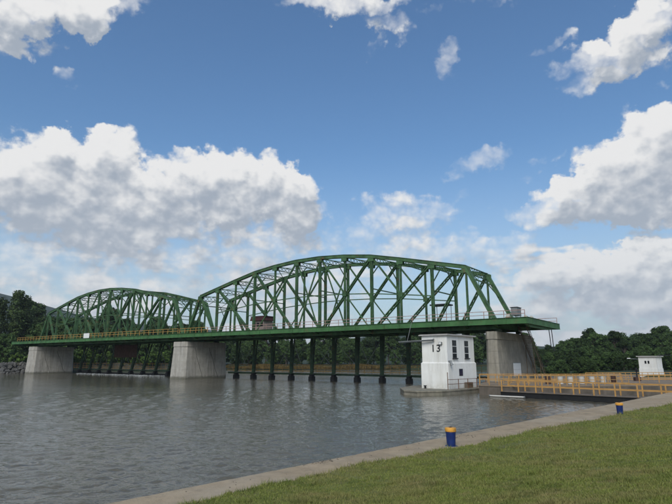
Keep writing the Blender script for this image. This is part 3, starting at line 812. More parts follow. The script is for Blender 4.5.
for i, s in enumerate(LS):
    place(fl, -17.8, s, 'leaning green gate frame on black shoe, %s to the left of the middle pier' % ORD[i], 'gate frames under the left span')
# cross bracing wires, service walkway and rails threaded along the frames
def run_rails(s0, s1, label, xb):
    t = thing('service_walkway', tuple(P((s0+s1)/2, GW+1, 0)), label, 'walkway', 'walkways along the gate frames')
    g = G(); g.bar(P(s0, GW+1.1, 1.25), P(s1, GW+1.1, 1.25), .24, .40); g.obj('walkway_beam', DKGREEN, t)
    for z in (1.85, 2.35, 3.2):
        g = G(); g.bar(P(s0, GW+.9, z), P(s1, GW+.9, z), .07, .075 if z > 2 else .12); g.obj('hand_rail', YELLOW, t)
    n = int((s1-s0)/1.95)
    for k in range(n+1):
        x = s0+(s1-s0)*k/n; g = G(); g.bar(P(x, GW+.95, 1.5), P(x, GW+.95, 3.22), .06, .06); g.obj('rail_post', YELLOW, t)
    for a, b in xb:
        g = G(); g.bar(P(a, GW+.3, 7.6), P(b, GW+.3, 3.4), .05, .07); g.obj('bracing_rod', GREY, t)
run_rails(4.6, 71.8, 'service walkway with ochre hand rails between the gate frames of the right span',
          [(r+.5, r+(2.6, 4.6, 5.2)[k % 3]) for k, r in enumerate(RS[:-1])]+[(r-.5, r-(3.6, 2.2)[k % 2]) for k, r in enumerate(RS[1:]) if k % 2 == 0])
run_rails(-69.6, -2.6, 'service walkway with ochre hand rails between the gate frames of the left span', [(r+.5, r+4.0) for r in LS[1:]])
# lowered leaves holding back the water on the left span
for i in range(8):
    a, b = LS[i+1]+.72, LS[i]-.72; g = G(); zt = .5+.12*math.sin(i*2.1)
    g.box(a, b, GW+.3, GW+.42, -1.5, zt, T=P)
    for k in range(3): g.box(a, b, GW+.18, GW+.295, .05+zt*.0+k*.17, .13+k*.17, T=P)
    tag(g.obj('gate_leaf', BLACK, org=tuple(P((a+b)/2, GW+.3, 0))), 'dark lowered gate leaf filling the %s bay left of the middle pier' % ORD[i], 'gate leaf', 'lowered gate leaves under the left span')
# raised rusty leaf
t = thing('raised_gate', tuple(P(-37.8, GW-.4, 4.9)), 'raised rusty brown gate of three panels under the left span', 'gate')
for k in range(3):
    a = -43.7+k*3.9; g = G(); g.box(a+.06, a+3.82, GW-.5, GW-.35, 4.9, 8.5, T=P)
    for zz in (5.1, 6.1, 7.1, 8.1): g.box(a+.06, a+3.82, GW-.62, GW-.505, zz, zz+.14, T=P)
    g.obj('gate_panel', RUST, t)
for x in (-43.7, -39.8, -35.9, -32.0):
    g = G(); g.bar(P(x, GW-.42, 4.8), P(x, GW-.42, 8.9), .10, .14); g.obj('guide_bar', DKGREEN, t)
# froth where water spills between the frames
g = G()
for i in range(8):
    a, b = LS[i+1]+.7, LS[i]-.7
    for k in range(46):
        x = random.uniform(a, b); w = GW+.1-abs(random.gauss(0, .9))*(.5+.5*math.sin(i*1.7)**2)*1.6; r = random.uniform(.12,.36)
        c = P(x, w, .02); pts = [c+Vector((math.cos(q)*r*random.uniform(.7,1.3), math.sin(q)*r*random.uniform(.7,1.3), 0)) for q in (0,1.05,2.1,3.15,4.2,5.25)]
        g.add(pts+[c+Vector((0,0,r*.5))], [(j, (j+1) % 6, 6) for j in range(6)])
tag(g.obj('water_froth', mat('white_froth', (.62,.64,.64), .8, .1, 3), smooth=True), 'white froth on the water below the left span gates', 'froth', kind='stuff')

# ------------------------------------------------------------------ bollards on the bank
def bollard(x, y, label, k):
    t_ = (x-EDGE0.x)*EDIR.x+(y-EDGE0.y)*EDIR.y; d_ = (x-EDGE0.x)*ENRM.x+(y-EDGE0.y)*ENRM.y
    z = lawn_z(d_, t_) if d_ > lawn_edge(t_) else 1.2
    t = thing('mooring_bollard', (x, y, z-.02), label, 'bollard', 'blue bollards along the bank')
    def lathe(prof, name, m):
        g = G(); n = 28
        for r, h in prof: g.v += [(x+r*math.cos(2*math.pi*i/n), y+r*math.sin(2*math.pi*i/n), z-.02+h) for i in range(n)]
        for j in range(len(prof)-1): g.f += [(j*n+i, j*n+(i+1) % n, (j+1)*n+(i+1) % n, (j+1)*n+i) for i in range(n)]
        g.f += [tuple(range(n-1,-1,-1)), tuple((len(prof)-1)*n+i for i in range(n))]
        return g.obj(name, m, t, smooth=False)
    o = lathe([(.15,0),(.152,.03),(.162,.25),(.175,.46),(.18,.51)], 'shaft', BLUE)
    o2 = lathe([(.188,.505),(.196,.51),(.198,.52),(.198,.622),(.193,.634),(.18,.640),(.06,.643)], 'cap', ORANGE_B)
    for q in (o, o2):
        for p in q.data.polygons: p.use_smooth = len(p.vertices) == 4
    lathe([(.225,.0),(.225,.022),(.21,.028),(.17,.030)], 'base_flange', BLUE)
    lathe([(.045,.638),(.05,.65),(.04,.665),(.02,.67)], 'bolt', mat('rusty_bolt', (.10,.05,.03), .8, .3, 9))
bollard(4.12, 19.1, 'near blue bollard with orange cap on the edge of the lawn', 0)
bollard(16.0, 29.7, 'farther blue bollard with orange cap beside the curving concrete path', 1)

# ------------------------------------------------------------------ control house with the number, on its platform
def text_mesh(txt, size, extr):
    c = bpy.data.curves.new('number', 'FONT'); c.body = txt; c.size = size; c.extrude = extr; c.space_character = 1.2; c.offset = .018
    o = bpy.data.objects.new('tmp', c); col.objects.link(o)
    dg = bpy.context.evaluated_depsgraph_get(); me = bpy.data.meshes.new_from_object(o.evaluated_get(dg)); bpy.data.objects.remove(o)
    return me
HTH = R(41); HA = (math.cos(HTH), -math.sin(HTH)); HB = (math.sin(HTH), math.cos(HTH))
HC = (14.35, 66.4); ZP = .57
def Hp(a, b, z): return Vector((HC[0]+HA[0]*a+HB[0]*b, HC[1]+HA[1]*a+HB[1]*b, z))     # a: to the right along the left face (0 = near corner), b: away along the right face
def house13():
    L, D = 3.75, 7.6
    poly = [(-8.3,4.2),(-6.6,-1.2),(-3.3,-5.3),(-1.0,-5.9),(.9,-3.4),(1.3,0),(1.4,11.5),(-6.6,12.5)]
    pts = ccw([tuple(Hp(a, b, 0))[:2] for a, b in poly])
    pf = thing('house_platform', tuple(Hp(-3, 2, 0)), 'low stained concrete platform in the water under the numbered white house', 'platform')
    G().prism(pts, -3, ZP-.22).obj('base', PLATC, pf)
    cx = sum(p[0] for p in pts)/len(pts); cy_ = sum(p[1] for p in pts)/len(pts)
    G().prism([(cx+(x-cx)*1.012, cy_+(y-cy_)*1.012) for x, y in pts], ZP-.20, ZP).obj('coping', PLATC, pf, bevel=.03)
    t = thing('control_house', tuple(Hp(-L/2, D/2, ZP)), 'white two-storey control house numbered 13 standing in the water', 'house')
    z1, z2 = 3.75, 7.35
    G().box(-L-.14, .14, -.14, D+.14, ZP, z1, T=Hp).obj('lower_wall', WHITE, t)
    G().hexa([Hp(-L-.15,-.15,z1+.002),Hp(.15,-.15,z1+.002),Hp(.15,D+.15,z1+.002),Hp(-L-.15,D+.15,z1+.002)],
             [Hp(-L,0,z1+.15),Hp(0,0,z1+.15),Hp(0,D,z1+.15),Hp(-L,D,z1+.15)]).obj('ledge', WHITE, t)
    G().box(-L, 0, 0, D, z1+.151, z2, T=Hp).obj('upper_wall', WHITE, t)
    G().box(-L-.30, .30, -.30, D+.30, z2+.002, z2+.13, T=Hp).obj('roof_slab', ROOFM, t)
    G().box(-L-.2, .2, -.2, D+.2, z2+.132, z2+.20, T=Hp).obj('roof_felt', mat('roof_felt', (.16,.15,.14), .9, .2, 2), t)
    # right face: two tall windows of three panes, a small one below
    for wc in (1.95, 5.35):
        o = G().box(-.10, .03, wc-.54, wc+.54, 4.45, 6.75, T=Hp).obj('window', DARK, t)
        for (za, zb) in ((4.58, 5.02), (5.12, 5.92), (6.0, 6.64)):
            G().box(.031, .045, wc-.45, wc+.45, za, zb, T=Hp).obj('pane', GLASS, o)
        for zz in (5.04, 5.935): G().box(.031, .07, wc-.54, wc+.54, zz, zz+.06, T=Hp).obj('glazing_bar', SIGNW, o)
        G().box(.032, .17, wc-.68, wc+.68, 4.32, 4.445, T=Hp).obj('sill', DARK, o)
    o = G().box(.06, .17, 2.7, 3.7, 2.15, 3.05, T=Hp).obj('window', DARK, t)
    G().box(.171, .182, 2.8, 3.6, 2.24, 2.96, T=Hp).obj('pane', mat('blue_black_glass', (.01,.015,.05), .15, .1, 1), o)
    # wall lamp by the corner
    o = G().box(.02, .35, .15, .45, 4.0, 4.12, T=Hp).obj('wall_lamp', GREY, t)
    G().tube(Hp(.32,.3,3.95), Hp(.42,.3,3.55), .10, .20, 12).obj('lamp_shade', GREY, o)
    o = G().box(-1.05, -.65, -.28, -.01, 6.15, 6.5, T=Hp).obj('floodlight', GREY, t)
    G().box(-1.0, -.7, -.30, -.285, 6.2, 6.45, T=Hp).obj('lens', SIGNW, o)
    # number on the left face
    me = text_mesh('13', 1.32, .01); me.materials.append(DARK)
    me.name = 'number'; num = bpy.data.objects.new('number', me); col.objects.link(num); num.parent = t
    M = Matrix((( HA[0], 0, -HB[0]*-1, 0), (HA[1], 0, 0, 0), (0, 1, 0, 0), (0,0,0,1)))
    ex = Vector((HA[0], HA[1], 0)); ez = Vector((-HB[0], -HB[1], 0)); ey = Vector((0,0,1))
    M = Matrix((( ex.x, ey.x, ez.x, 0), (ex.y, ey.y, ez.y, 0), (ex.z, ey.z, ez.z, 0), (0,0,0,1)))
    M.translation = Hp(-2.38, -.016, 5.25)-Vector(t.location); num.matrix_local = M
    num['label'] = 'black painted number 13'
    # boom reaching out over the water
    b = thing('gauge_boom', tuple(Hp(-3.2,-.3,6.8)), 'grey steel boom projecting left from the numbered white house', 'boom')
    g = G(); g.bar(Hp(-6.9,-.75,6.62), Hp(-1.7,-.35,6.82), .34, .10); g.obj('plank', GREY, b)
    g = G(); g.bar(Hp(-6.9,-.75,6.52), Hp(-1.7,-.35,6.72), .08, .12); g.obj('stiffener', GREY, b)
    g = G(); g.bar(Hp(-5.6,-.7,6.65), Hp(-4.9,-.55,9.2), .06, .06); g.obj('hanger_rod', GREY, b)
    g = G(); g.bar(Hp(-1.9,-.36,6.78), Hp(-1.9,-.0,6.9), .12, .12); g.obj('bracket', GREY, b)
    # iron rail along the platform edge
    r = thing('platform_railing', tuple(Hp(.9,1,ZP)), 'rusty brown pipe railing on the platform beside the numbered house', 'railing')
    RB = mat('rusty_brown_rail', (.13,.065,.035), .8, .3, 3)
    pts_ = [(.55,-1.2),(.75,1.2),(.85,3.6),(.95,6.0),(1.0,8.6)]
    for k, (a, bb) in enumerate(pts_):
        h = 2.1 if k == 0 else 1.25
        G().tube(Hp(a, bb, ZP), Hp(a, bb, ZP+h), .05, n=8).obj('post', RB, r)
    for z in (.65, 1.2):
        for (a0,b0),(a1,b1) in zip(pts_, pts_[1:]): G().tube(Hp(a0,b0,ZP+z), Hp(a1,b1,ZP+z), .032, n=6).obj('rail', RB, r)
    c = thing('wooden_crate', tuple(Hp(.5,4.6,ZP)), 'brown wooden crate against the foot of the numbered house', 'crate')
    G().box(.2,.72,3.9,5.3,ZP,ZP+.72,T=Hp).obj('box', BOARD, c)
    for k in range(3): G().box(.722,.745,3.9,5.3,ZP+.05+k*.23,ZP+.22+k*.23,T=Hp).obj('board', mat('crate_board', (.17,.11,.06), .9, .3, 3), c)
    q = Hp(-3.1,-.6,ZP); c = thing('mooring_post', tuple(q), 'small black mooring post at the foot of the white house', 'mooring post')
    G().tube(q, q+Vector((0,0,.3)), .13, n=12).obj('stem', BLACK, c); G().tube(q+Vector((0,0,.3)), q+Vector((0,0,.4)), .22, .18, 12).obj('head', BLACK, c)
house13()

# ------------------------------------------------------------------ lock apron right of the house, with rails and footbridge
lock_poly = ccw([(17.6,64.3),(20.6,61.8),(27.0,62.6),(46,64.5),(90,60),(140,62),(160,118),(60,118),(40,96),(27.5,88),(22,76)])
def lockwall():
    root = tag(G().prism(lock_poly, -3, 1.06).obj('lock_wall', mat('dark_lock_wall', (.12,.10,.08), .85, .3, 1.0, bump=.4, bscale=3, extra=streaks(.6, (.05,.045,.035)))), kind='structure')  # wall body in a darker, streaked tone than the apron coping
    m = mat('lock_apron_concrete', (.215,.165,.115), .92, .2, .8, bump=.4, bscale=4, extra=streaks(.3))
    cx = sum(p[0] for p in lock_poly)/len(lock_poly); cy_ = sum(p[1] for p in lock_poly)/len(lock_poly)
    G().prism([(cx+(x-cx)*1.002, cy_+(y-cy_)*1.002) for x, y in lock_poly], 1.062, 1.2).obj('coping', m, root)
lockwall()
def fence(pts, step, h, label, m, rails=(.5, 1.0), z=1.2, pw=.10, name='orange_railing', slabs=0, group='orange railings around the lock'):
    t = thing(name, (pts[0][0], pts[0][1], z), label, 'railing', group)
    for (x0,y0),(x1,y1) in zip(pts, pts[1:]):
        L = math.hypot(x1-x0, y1-y0); n = max(1, round(L/step))
        for k in range(n+1):
            if k == n and (x1,y1) != pts[-1]: continue
            f = k/n; x, y = x0+(x1-x0)*f, y0+(y1-y0)*f
            G().bar((x,y,z), (x,y,z+h), pw, pw).obj('post', m, t)
        for r in rails:
            G().bar((x0,y0,z+h*r), (x1,y1,z+h*r), pw*.6, pw*.9).obj('rail', m, t)
    return t
fence([(17.9,64.9),(20.7,62.3),(26.8,63.1),(33,64.0)], 1.15, 1.2, 'orange railing along the near lock edge right of the numbered house', ORANGE, (.5,.98), pw=.09)
fence([(19.5,70.5),(30,70.0),(39.5,72.0)], 1.1, 1.15, 'orange railing crossing in front of the right pier', ORANGE, (.45,.98), pw=.08)
fence([(37.5,78.0),(52,79.5),(70,80.5),(90,82)], .9, 1.15, 'long far orange railing in front of the tree line', ORANGE, (.1,.35,.7,.98), pw=.08)
fence([(21.5,66.8),(29,66.9),(38,67.6)], .8, 1.05, 'close-set ochre railing between the near lock edge and the right pier', mat('dull_ochre_rail_paint', (.36,.22,.08), .65, .25, 2, extra=rusty(.6)), (.12,.5,.97), pw=.065)
fence([(40.5,69.5),(49,70.5),(66,71.0)], 2.6, 1.0, 'middle orange railing between the footbridge and the far railing', ORANGE, (.5,.98), pw=.10)
def footbridge():
    a = Vector((19.2,60.9,0)); b = Vector((32.3,47.9,0)); d = (b-a).normalized(); nrm = Vector((-d.y, d.x, 0)); nrm = nrm if nrm.y > 0 else -nrm
    t = thing('lock_footbridge', tuple(a.lerp(b,.5)), 'dark steel footbridge with orange rails crossing the lock entrance', 'footbridge')
    for o in (0, 1.7):
        g = G(); g.bar(a+nrm*o+Vector((0,0,.28)), b+nrm*o+Vector((0,0,.28)), .14, .55)
        g.bar(a+nrm*o+Vector((0,0,.57)), b+nrm*o+Vector((0,0,.57)), .3, .04); g.obj('girder', BLACK, t)
    L = (b-a).length; n = int(L/.6)
    for k in range(n):
        p = a+d*(L*(k+.03)/n); q = a+d*(L*(k+.97)/n); c0 = p.lerp(q,.5)
        g = G(); g.bar(c0+Vector((0,0,.62))+nrm*-.1, c0+Vector((0,0,.62))+nrm*1.8, L*.94/n, .05); g.obj('deck_board', mat('worn_deck_board', (.16,.13,.10), .9, .3, 1.4), t)
    for o in (.0, 1.7):
        r = G(); zz = .64
        for f in (.62, 1.22): r.bar(a+nrm*o+Vector((0,0,zz+f)), b+nrm*o+Vector((0,0,zz+f)), .07, .085)
        ro = r.obj('railing', ORANGE, t); m_ = 9
        for k in range(m_+1):
            p = a+d*(.15+(L-.3)*k/m_)+nrm*o; g = G(); g.bar(p+Vector((0,0,.64)), p+Vector((0,0,zz+1.26)), .13, .13); g.obj('rail_post', ORANGE, ro)
    return b
fb = footbridge()
fence([(33.2,48.4),(31.6,45.4),(33.6,41.0)], 2.2, 1.35, 'orange railing where the footbridge lands on the grassy bank', ORANGE, (.5,.97), z=1.2, pw=.16)
# white pipe float along the lock wall and the small things on the apron
t = thing('white_float', (20.4, 59.6, 0), 'low white float lying in the water beside the lock wall', 'float')
G().tube((17.9,61.2,.12), (21.0,58.6,.12), .09, n=10).obj('float_tube', PALE, t)
for p in ((17.9,61.2),(21.0,58.6)): G().tube((p[0],p[1],.12), (p[0]+.1,p[1]-.08,.12), .12, n=10).obj('end_cap', GREY, t)
random.seed(11)
cl = [('white barrel', 'white_barrel', PALE), ('rusty barrel', 'rusty_barrel', RUST)]
spots = [(28.6,66.4,0),(29.7,66.0,0),(31.4,66.6,0),(32.6,66.3,0),(34.6,67.5,0),(27.0,66.3,1),(36.4,68.2,1)]
wl = ['leftmost of the white barrels behind the orange lock railing','second white barrel from the left behind the orange lock railing','third white barrel from the left behind the orange lock railing','fourth white barrel from the left behind the orange lock railing','rightmost of the white barrels behind the orange lock railing','rust brown barrel just left of the white barrels','rust brown barrel right of the white barrels']
for (x, y, k), lb in zip(spots, wl):
    t = thing(cl[k][1], (x,y,1.2), lb, 'barrel', 'barrels on the lock apron'); g = G(); h = .95
    g.tube((x,y,1.2),(x,y,1.2+h),.33,n=14); g.obj('body', cl[k][2], t)
    for z in (.02,.32,.62,.9): G().tube((x,y,1.2+z),(x,y,1.2+z+.05),.35,n=14).obj('hoop', cl[k][2], t)
# a thin dark post with a guide wheel
t = thing('valve_stand', (44.0,76.0,1.2), 'thin dark upright stand behind the orange railing near the tree line', 'stand')
G().tube((44,76,1.2),(44,76,3.0),.11,.08,8).obj('stem', DARK, t); G().tube((43.95,76,2.75),(44.05,76,2.75),.3,n=12).obj('wheel', DARK, t)
G().box(43.6,44.4,75.7,76.3,1.2,1.75).obj('base', RUST, t)

# steep stair from the deck to the lock wall
def stair():
    t = thing('steel_stair', tuple(P(77,15,1.2)), 'steep rusty steel stair leading from the deck down beside the right pier', 'stair')
    top = P(75.3,7.6,9.4); bot = P(75.3,16.6,1.2); RS_ = mat('brown_stair_paint', (.13,.10,.065), .8, .3, 2)
    for o in (0, 1.25): G().bar(top+BAV*o, bot+BAV*o, .07, .26).obj('stringer', RS_, t)
    for k in range(30):
        c = top.lerp(bot, (k+.7)/30.5); G().bar(c, c+BAV*1.25, .26, .04).obj('tread', RS_, t)
    for o in (-.03, 1.28):
        for hh in (.55, 1.05): G().tube(top+BAV*o+ZV*hh-ZV*.9*(hh > 9), bot+BAV*o+ZV*hh, .03, n=6).obj('hand_rail', RS_, t)
        for k in range(8): c = top.lerp(bot,(k+.5)/8)+BAV*o; G().tube(c, c+ZV*1.05, .025, n=6).obj('baluster', RS_, t)
    for f in (.35, .7):
        for o in (0, 1.25): q = top.lerp(bot, f)+BAV*o; G().bar((q.x,q.y,1.2), q, .1, .1).obj('support_post', RS_, t)
stair()
t = thing('hanging_pipes', tuple(P(80,13.5,9)), 'pair of dark pipes hanging below the far corner of the deck', 'pipes')
for k, (s_, z_) in enumerate(((78.1,6.0),(78.5,5.6))): G().tube(P(s_,15.6,z_), P(s_-.15,15.6,9.5), .07, n=8).obj('pipe', DARK, t)
# cable from the house roof to the right pier
g = G(); n = 14; pa = Hp(-.6,7.0,7.3); pb = P(72.4,-1.0,8.0)
pts = [pa.lerp(pb,i/n)-ZV*(1.2*4*(i/n)*(1-i/n)) for i in range(n+1)]
for a,b in zip(pts, pts[1:]): g.tube(a, b, .035, n=6, caps=False)
tag(g.obj('slack_cable', BLACK), 'slack dark cable strung from the white house to the right pier', 'cable')

# second white house across the lock
def house2():
    o_ = Vector((57.0, 92.0, 1.2)); th = R(52); ha = Vector((math.cos(th),-math.sin(th),0)); hb = Vector((math.sin(th),math.cos(th),0))
    def T(a, b, z): return o_+ha*a+hb*b+ZV*(z-1.2)
    t = thing('lock_house', tuple(T(-1.6,1.4,1.2)), 'small white lock house with flat roof in front of the trees', 'house')
    # (T: a = 0, b = 0 is the near corner)
    L, D, z1, z2 = 2.9, 2.6, 2.7, 4.75
    G().box(-L-.06,.06,-.06,D+.06,1.2,z1,T=T).obj('lower_wall', WHITE, t)
    G().box(-L,0,0,D,z1+.002,z2,T=T).obj('upper_wall', WHITE, t)
    G().box(-L-.25,.25,-.25,D+.25,z2+.002,z2+.16,T=T).obj('roof_slab', ROOFM, t)
    for a in (-1.75,-1.25):
        w_ = G().box(a-.14,a+.14,-.03,.05,3.55,4.05,T=T).obj('window', DARK, t); G().box(a-.10,a+.10,-.045,-.032,3.6,4.0,T=T).obj('pane', GLASS, w_)
    d = G().box(-.03,.03,.8,1.7,1.25,2.66,T=T).obj('door', mat('grey_door', (.3,.3,.29), .7, .1, 2), t)
    G().box(.031,.06,1.5,1.58,1.85,1.95,T=T).obj('handle', DARK, d)
    o = G().bar(T(-L-.1,.2,4.35), T(-L-1.7,.2,4.45), .08, .10).obj('lamp_arm', GREY, t)
    G().box(-L-1.95,-L-1.45,.05,.35,4.42,4.56,T=T).obj('lamp_head', SIGNW, o)
    b = thing('lock_boom', tuple(T(1,1,5)), 'long thin dark boom reaching right from the small lock house', 'boom')
    G().bar(T(-.1,1.2,5.02), T(7.5,1.2,5.0), .12, .14).obj('beam', DARK, b)
    G().bar(T(4.2,1.2,3.9), T(4.8,1.2,3.9), .25, .12).obj('lamp', GREY, b); G().bar(T(4.5,1.2,3.95), T(4.5,1.2,4.95), .04, .04).obj('hanger', DARK, b)
house2()

# ------------------------------------------------------------------ vegetation
def make_tree(seed, h, cr, shape, leafm, nclump, nleaf, leaf):
    """returns meshes (trunk, crown); crown made of leaf sprays gathered in clumps at the ends of limbs"""
    rd = random.Random(seed); r_ = np.random.default_rng(seed)
    g = G(); prev = Vector((0,0,-1.5)); r0 = h*.022
    top = h*(.55 if shape == 'round' else .8); seg = 6; pts = [prev]
    for i in range(1, seg+1):
        q = Vector((rd.uniform(-.02,.02)*h*i/seg, rd.uniform(-.02,.02)*h*i/seg, top*i/seg)); pts.append(q)
        g.tube(pts[-2], q, r0*(1-.75*(i-1)/seg), r0*(1-.75*i/seg), 8, caps=False)
    cl = []
    for k in range(nclump):
        f = rd.random()**.8
        if shape == 'round':
            z = h*(.10+.88*f); rr = cr*math.sin(math.pi*min(1,(.20+.80*f)*.93))**.55
        elif shape == 'column':
            z = h*(.12+.86*f); rr = cr*(1.05-f)**.55*(.55+.45*math.sin(f*9+seed))
        else:
            z = h*(.3+.68*f); rr = cr*(math.sin(math.pi*(.15+.80*f))**.8)
        a = rd.uniform(0, 2*math.pi); q = rr*math.sqrt(rd.uniform(.15,1))
        c = Vector((math.cos(a)*q, math.sin(a)*q, z)); cl.append((c, h*rd.uniform(.055,.105)*(1.15 if shape=='round' else .85)))
    for k, (c, r) in enumerate(cl):
        if k % 2 == 0:
            i = min(seg-1, max(1, int(c.z/top*seg*.75))); b = pts[i]
            g.tube(b, b.lerp(c,.5)+Vector((0,0,h*.02)), r0*.35, r0*.2, 5, caps=False); g.tube(b.lerp(c,.5)+Vector((0,0,h*.02)), c, r0*.2, r0*.07, 5, caps=False)
    tm = g.mesh('trunk', BARK)
    n = nclump*nleaf
    C = np.repeat(np.array([tuple(c) for c, r in cl]), nleaf, 0); Rr = np.repeat(np.array([r for c, r in cl]), nleaf)
    v = r_.normal(size=(n,3)); v /= np.linalg.norm(v,axis=1)[:,None]; v[:,2] *= .75
    p = C + v*(Rr*r_.uniform(.35,1.1,n)**.6)[:,None]
    nrm = v+r_.normal(size=(n,3))*.55; nrm[:,2] += .35; nrm /= np.linalg.norm(nrm,axis=1)[:,None]
    t1 = np.cross(nrm, r_.normal(size=(n,3))); t1 /= np.linalg.norm(t1,axis=1)[:,None]; t2 = np.cross(nrm,t1)
    sz = leaf*r_.uniform(.6,1.3,n)[:,None]
    V = np.stack([p-t1*sz, p-t2*sz*.55+nrm*sz*.15, p+t1*sz, p+t2*sz*.55+nrm*sz*.15],1).reshape(-1,3)
    me = bpy.data.meshes.new('crown'); me.vertices.add(n*4); me.loops.add(n*4); me.polygons.add(n)
    me.vertices.foreach_set('co', V.reshape(-1)); me.loops.foreach_set('vertex_index', np.arange(n*4,dtype=np.int32)); me.polygons.foreach_set('loop_start', np.arange(0,n*4,4,dtype=np.int32)); me.update(calc_edges=True)
    me.materials.append(leafm)
    return tm, me
KINDS = {}
for k in range(5): KINDS['round%d' % k] = make_tree(20+k, 16, 5.2+.4*(k % 3), 'round', LEAF, 80, 90, .46)
for k in range(3): KINDS['tall%d' % k] = make_tree(40+k, 26, 5.0, 'column', LEAFL, 74, 70, .40)
for k in range(3): KINDS['open%d' % k] = make_tree(60+k, 20, 5.6, 'open', LEAF, 66, 90, .48)
for k in range(2): KINDS['bush%d' % k] = make_tree(80+k, 4, 2.2, 'round', SHRUB, 26, 60, .26)
def tree(kind, x, y, sc, rz, label, group, cat='tree', name='broadleaf_tree', z=None, sz=None):
    tm, cm = KINDS[kind]; e = bpy.data.objects.new(name, None); col.objects.link(e)
    e.location = (x, y, HGT(x, y)-.1 if z is None else z); e.rotation_euler = (0,0,rz); e.scale = (sc, sc, sz or sc)
    for n_, m_ in (('trunk', tm), ('crown', cm)):
        o = bpy.data.objects.new(n_, m_); col.objects.link(o); o.parent = e
    tag(e, label, cat, group)
rd = random.Random(7)
def px(u, y): return (u-336)/505*y*1.03          # lays a row out evenly along a far shore
# tree line behind the lock (right)
for row, (dy, n, hs) in enumerate(((0, 24, .46), (12, 22, .62), (26, 22, .74), (42, 20, .82))):
    for i in range(n):
        u = 520+(i+rd.uniform(-.35,.35))*(225/n); y = 186+dy+rd.uniform(-4,4)
        ramp = min(1, max(.42, .42+(u-525)/78))
        tree('round%d' % rd.randrange(5) if rd.random() < .75 else 'open%d' % rd.randrange(3), px(u,y), y, hs*ramp*rd.uniform(.90,1.06), rd.uniform(0,6.3),
             ['broadleaf tree at the front foot of the dark tree line behind the lock','broadleaf tree in the second row of the tree line behind the lock','broadleaf tree in the third row of the tree line behind the lock','broadleaf tree at the back of the tree line behind the lock'][row], 'trees behind the lock', z=max(.3, HGT(px(u,y),y)))
# far shore seen under the bridge
for row, (dy, n, hs) in enumerate(((0, 30, .55), (16, 26, .80), (36, 24, 1.0))):
    for i in range(n):
        u = 205+(i+rd.uniform(-.4,.4))*(330/n); y = 258+dy+rd.uniform(-5,5)
        tree('round%d' % rd.randrange(5) if rd.random() < .7 else 'open%d' % rd.randrange(3), px(u,y), y, hs*rd.uniform(.85,1.10), rd.uniform(0,6.3),
             ['low broadleaf tree by the reeds on the far shore beneath the right span','middle broadleaf tree on the far shore seen beneath the right span','tall broadleaf tree at the back of the far shore beneath the right span'][row], 'trees on the far shore')
# wood behind the left span
for row, (dy, n, hs) in enumerate(((0, 17, .74), (20, 16, 1.0), (45, 15, 1.2))):
    for i in range(n):
        u = 45+(i+rd.uniform(-.4,.4))*(180/n); y = 236+dy+rd.uniform(-6,6)-max(0,(150-u))*.22
        k = 1.25-.35*abs(u-70)/140
        tree('round%d' % rd.randrange(5) if rd.random() < .6 else 'open%d' % rd.randrange(3), px(u,y), y, hs*k*rd.uniform(.85,1.1), rd.uniform(0,6.3),
             ['low broadleaf tree in front of the wood behind the left span','broadleaf tree in the middle of the wood behind the left span','tall broadleaf tree at the back of the wood behind the left span'][row], 'trees behind the left span')
# left bank
for i, (u, y, kd, sc, lab) in enumerate((
    (-6,204,'tall1',.98,'wispy tree cut by the left edge of the picture'), (12,200,'tall2',1.0,'wispy tree on the left bank, second from the picture edge'),
    (27,203,'tall0',1.14,'tallest wispy tree on the left bank, just left of the bridge end'), (35,206,'tall1',1.08,'wispy tall tree leaning over the left end of the bridge'),
    (4,190,'round1',.8,'rounded tree at the water side of the left bank near the picture edge'), (20,190,'round3',.74,'rounded tree directly above the left riprap boulders'),
    (46,212,'open1',.72,'open tree rising just behind the left end of the truss'), (60,214,'open2',.80,'open tree seen through the first panels of the left truss'))):
    tree(kd, px(u,y), y, sc, i*1.3, lab, 'trees on the left bank', name='poplar_tree' if kd[:4] == 'tall' else 'broadleaf_tree')
# shrubs along the foot of the left bank and far shore
for i in range(26):
    u = -12+i*4.1+rd.uniform(-1,1); y = 190+rd.uniform(-2,5)+max(0,u-40)*.5
    tree('bush%d' % rd.randrange(2), px(u,y), y, rd.uniform(.7,1.3), rd.uniform(0,6), 'light green shrub at the foot of the left bank', 'shrubs on the left bank', 'shrub', 'shrub')
for i in range(34):
    p = P(-86.5-rd.uniform(0,5), 8+i*1.7+rd.uniform(-1,1), 2.4)
    tree('bush%d' % rd.randrange(2), p.x, p.y, rd.uniform(.8,1.5), rd.uniform(0,6), 'green shrub on the left bank behind the left span gates', 'shrubs behind the left span', 'shrub', 'shrub', z=rd.uniform(.8,2.6))
# low growth closing the foot of the tree line behind the lock
for i in range(30):
    u = 528+i*5.4+rd.uniform(-2,2); y = (158 if u < 560 else 134)+rd.uniform(-6,8)
    tree('round%d' % rd.randrange(5), px(u,y), y, rd.uniform(.24,.36), rd.uniform(0,6), 'low bushy tree right behind the far orange railing', 'low trees behind the far railing', z=HGT(px(u,y),y)-.6)
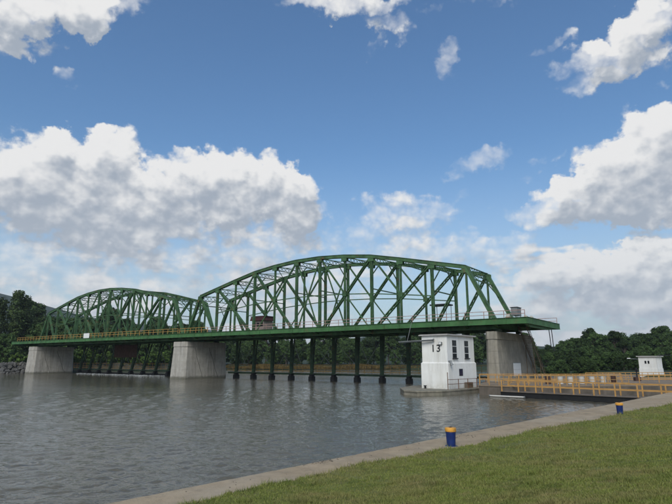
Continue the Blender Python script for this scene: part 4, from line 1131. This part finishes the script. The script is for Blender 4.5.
# dry reeds along the far shore
def reeds():
    n = 26000; u = rng.uniform(205,545,n); y = 248+rng.uniform(-8,9,n)+np.clip((u-480)*-.12,-14,0); x = (u-336)/505*y*1.03
    hh = rng.uniform(1.0,2.6,n)*(.75+.25*np.sin(u*.11)*np.sin(u*.037+1)); w = rng.uniform(.08,.2,n); a = rng.uniform(0,6.28,n); l = rng.normal(0,.4,(n,2))
    z = np.full(n,.2); v = np.empty((n,3,3))
    v[:,0] = np.stack([x-np.cos(a)*w,y-np.sin(a)*w,z],-1); v[:,1] = np.stack([x+np.cos(a)*w,y+np.sin(a)*w,z],-1); v[:,2] = np.stack([x+l[:,0],y+l[:,1],z+hh],-1)
    me = bpy.data.meshes.new('reeds'); me.vertices.add(n*3); me.loops.add(n*3); me.polygons.add(n)
    me.vertices.foreach_set('co', v.reshape(-1)); me.loops.foreach_set('vertex_index', np.arange(n*3,dtype=np.int32)); me.polygons.foreach_set('loop_start', np.arange(0,n*3,3,dtype=np.int32)); me.update(calc_edges=True)
    me.materials.append(REED); o = bpy.data.objects.new('reeds', me); col.objects.link(o); tag(o, 'tan dry reeds along the far shore under the bridge', 'reeds', kind='stuff')
reeds()
# riprap at the left bank
def riprap():
    g = G(); r2 = random.Random(4); ico = [(0,0,1)]+[(math.cos(a)*.9,math.sin(a)*.9,.35) for a in (0,1.26,2.5,3.8,5.0)]+[(math.cos(a+.6)*.9,math.sin(a+.6)*.9,-.4) for a in (0,1.26,2.5,3.8,5.0)]+[(0,0,-.9)]
    fs = [(0,1+i,1+(i+1)%5) for i in range(5)]+[(1+i,6+i,1+(i+1)%5) for i in range(5)]+[(1+(i+1)%5,6+i,6+(i+1)%5) for i in range(5)]+[(6+i,11,6+(i+1)%5) for i in range(5)]
    for k in range(620):
        w = r2.uniform(-34,9); f = r2.random(); c = P(-83.2-f*4.6+r2.uniform(-.3,.3), w, f*3.4-.1); s_ = r2.uniform(.35,.8)
        g.add([c+Vector((x*s_*r2.uniform(.7,1.3),y*s_*r2.uniform(.7,1.3),z*s_*r2.uniform(.6,1.0))) for x,y,z in ico], fs)
    tag(g.obj('riprap', ROCK), 'grey riprap boulders lining the left bank', 'rocks', kind='stuff')
    g = G(); A = [P(-84.0,-60,-.5),P(-88.6,-60,3.1),P(-92,-60,3.3),P(-84.0,60,-.5),P(-88.6,60,3.1),P(-92,60,3.3)]
    g.add(A, [(0,3,4,1),(1,4,5,2)]); tag(g.obj('bank_slope', mat('earth_slope', (.07,.065,.045), .95, .3, .5)), kind='structure')
riprap()
# summer air over the valley
def haze():
    g = G().box(-2700, 2700, -560, 3650, -4.5, 240)
    m = bpy.data.materials.new('valley_haze'); m.use_nodes = True; nt = m.node_tree; nt.nodes.clear()
    v = nt.nodes.new('ShaderNodeVolumePrincipled'); v.inputs['Color'].default_value = (.80,.88,1,1); v.inputs['Density'].default_value = HAZE_D; v.inputs['Anisotropy'].default_value = .2
    o = nt.nodes.new('ShaderNodeOutputMaterial'); nt.links.new(v.outputs[0], o.inputs['Volume'])
    tag(g.obj('haze', m), kind='stuff')
HAZE_D = .00012
haze()
for o in bpy.data.objects:
    if '_org' in o: del o['_org']
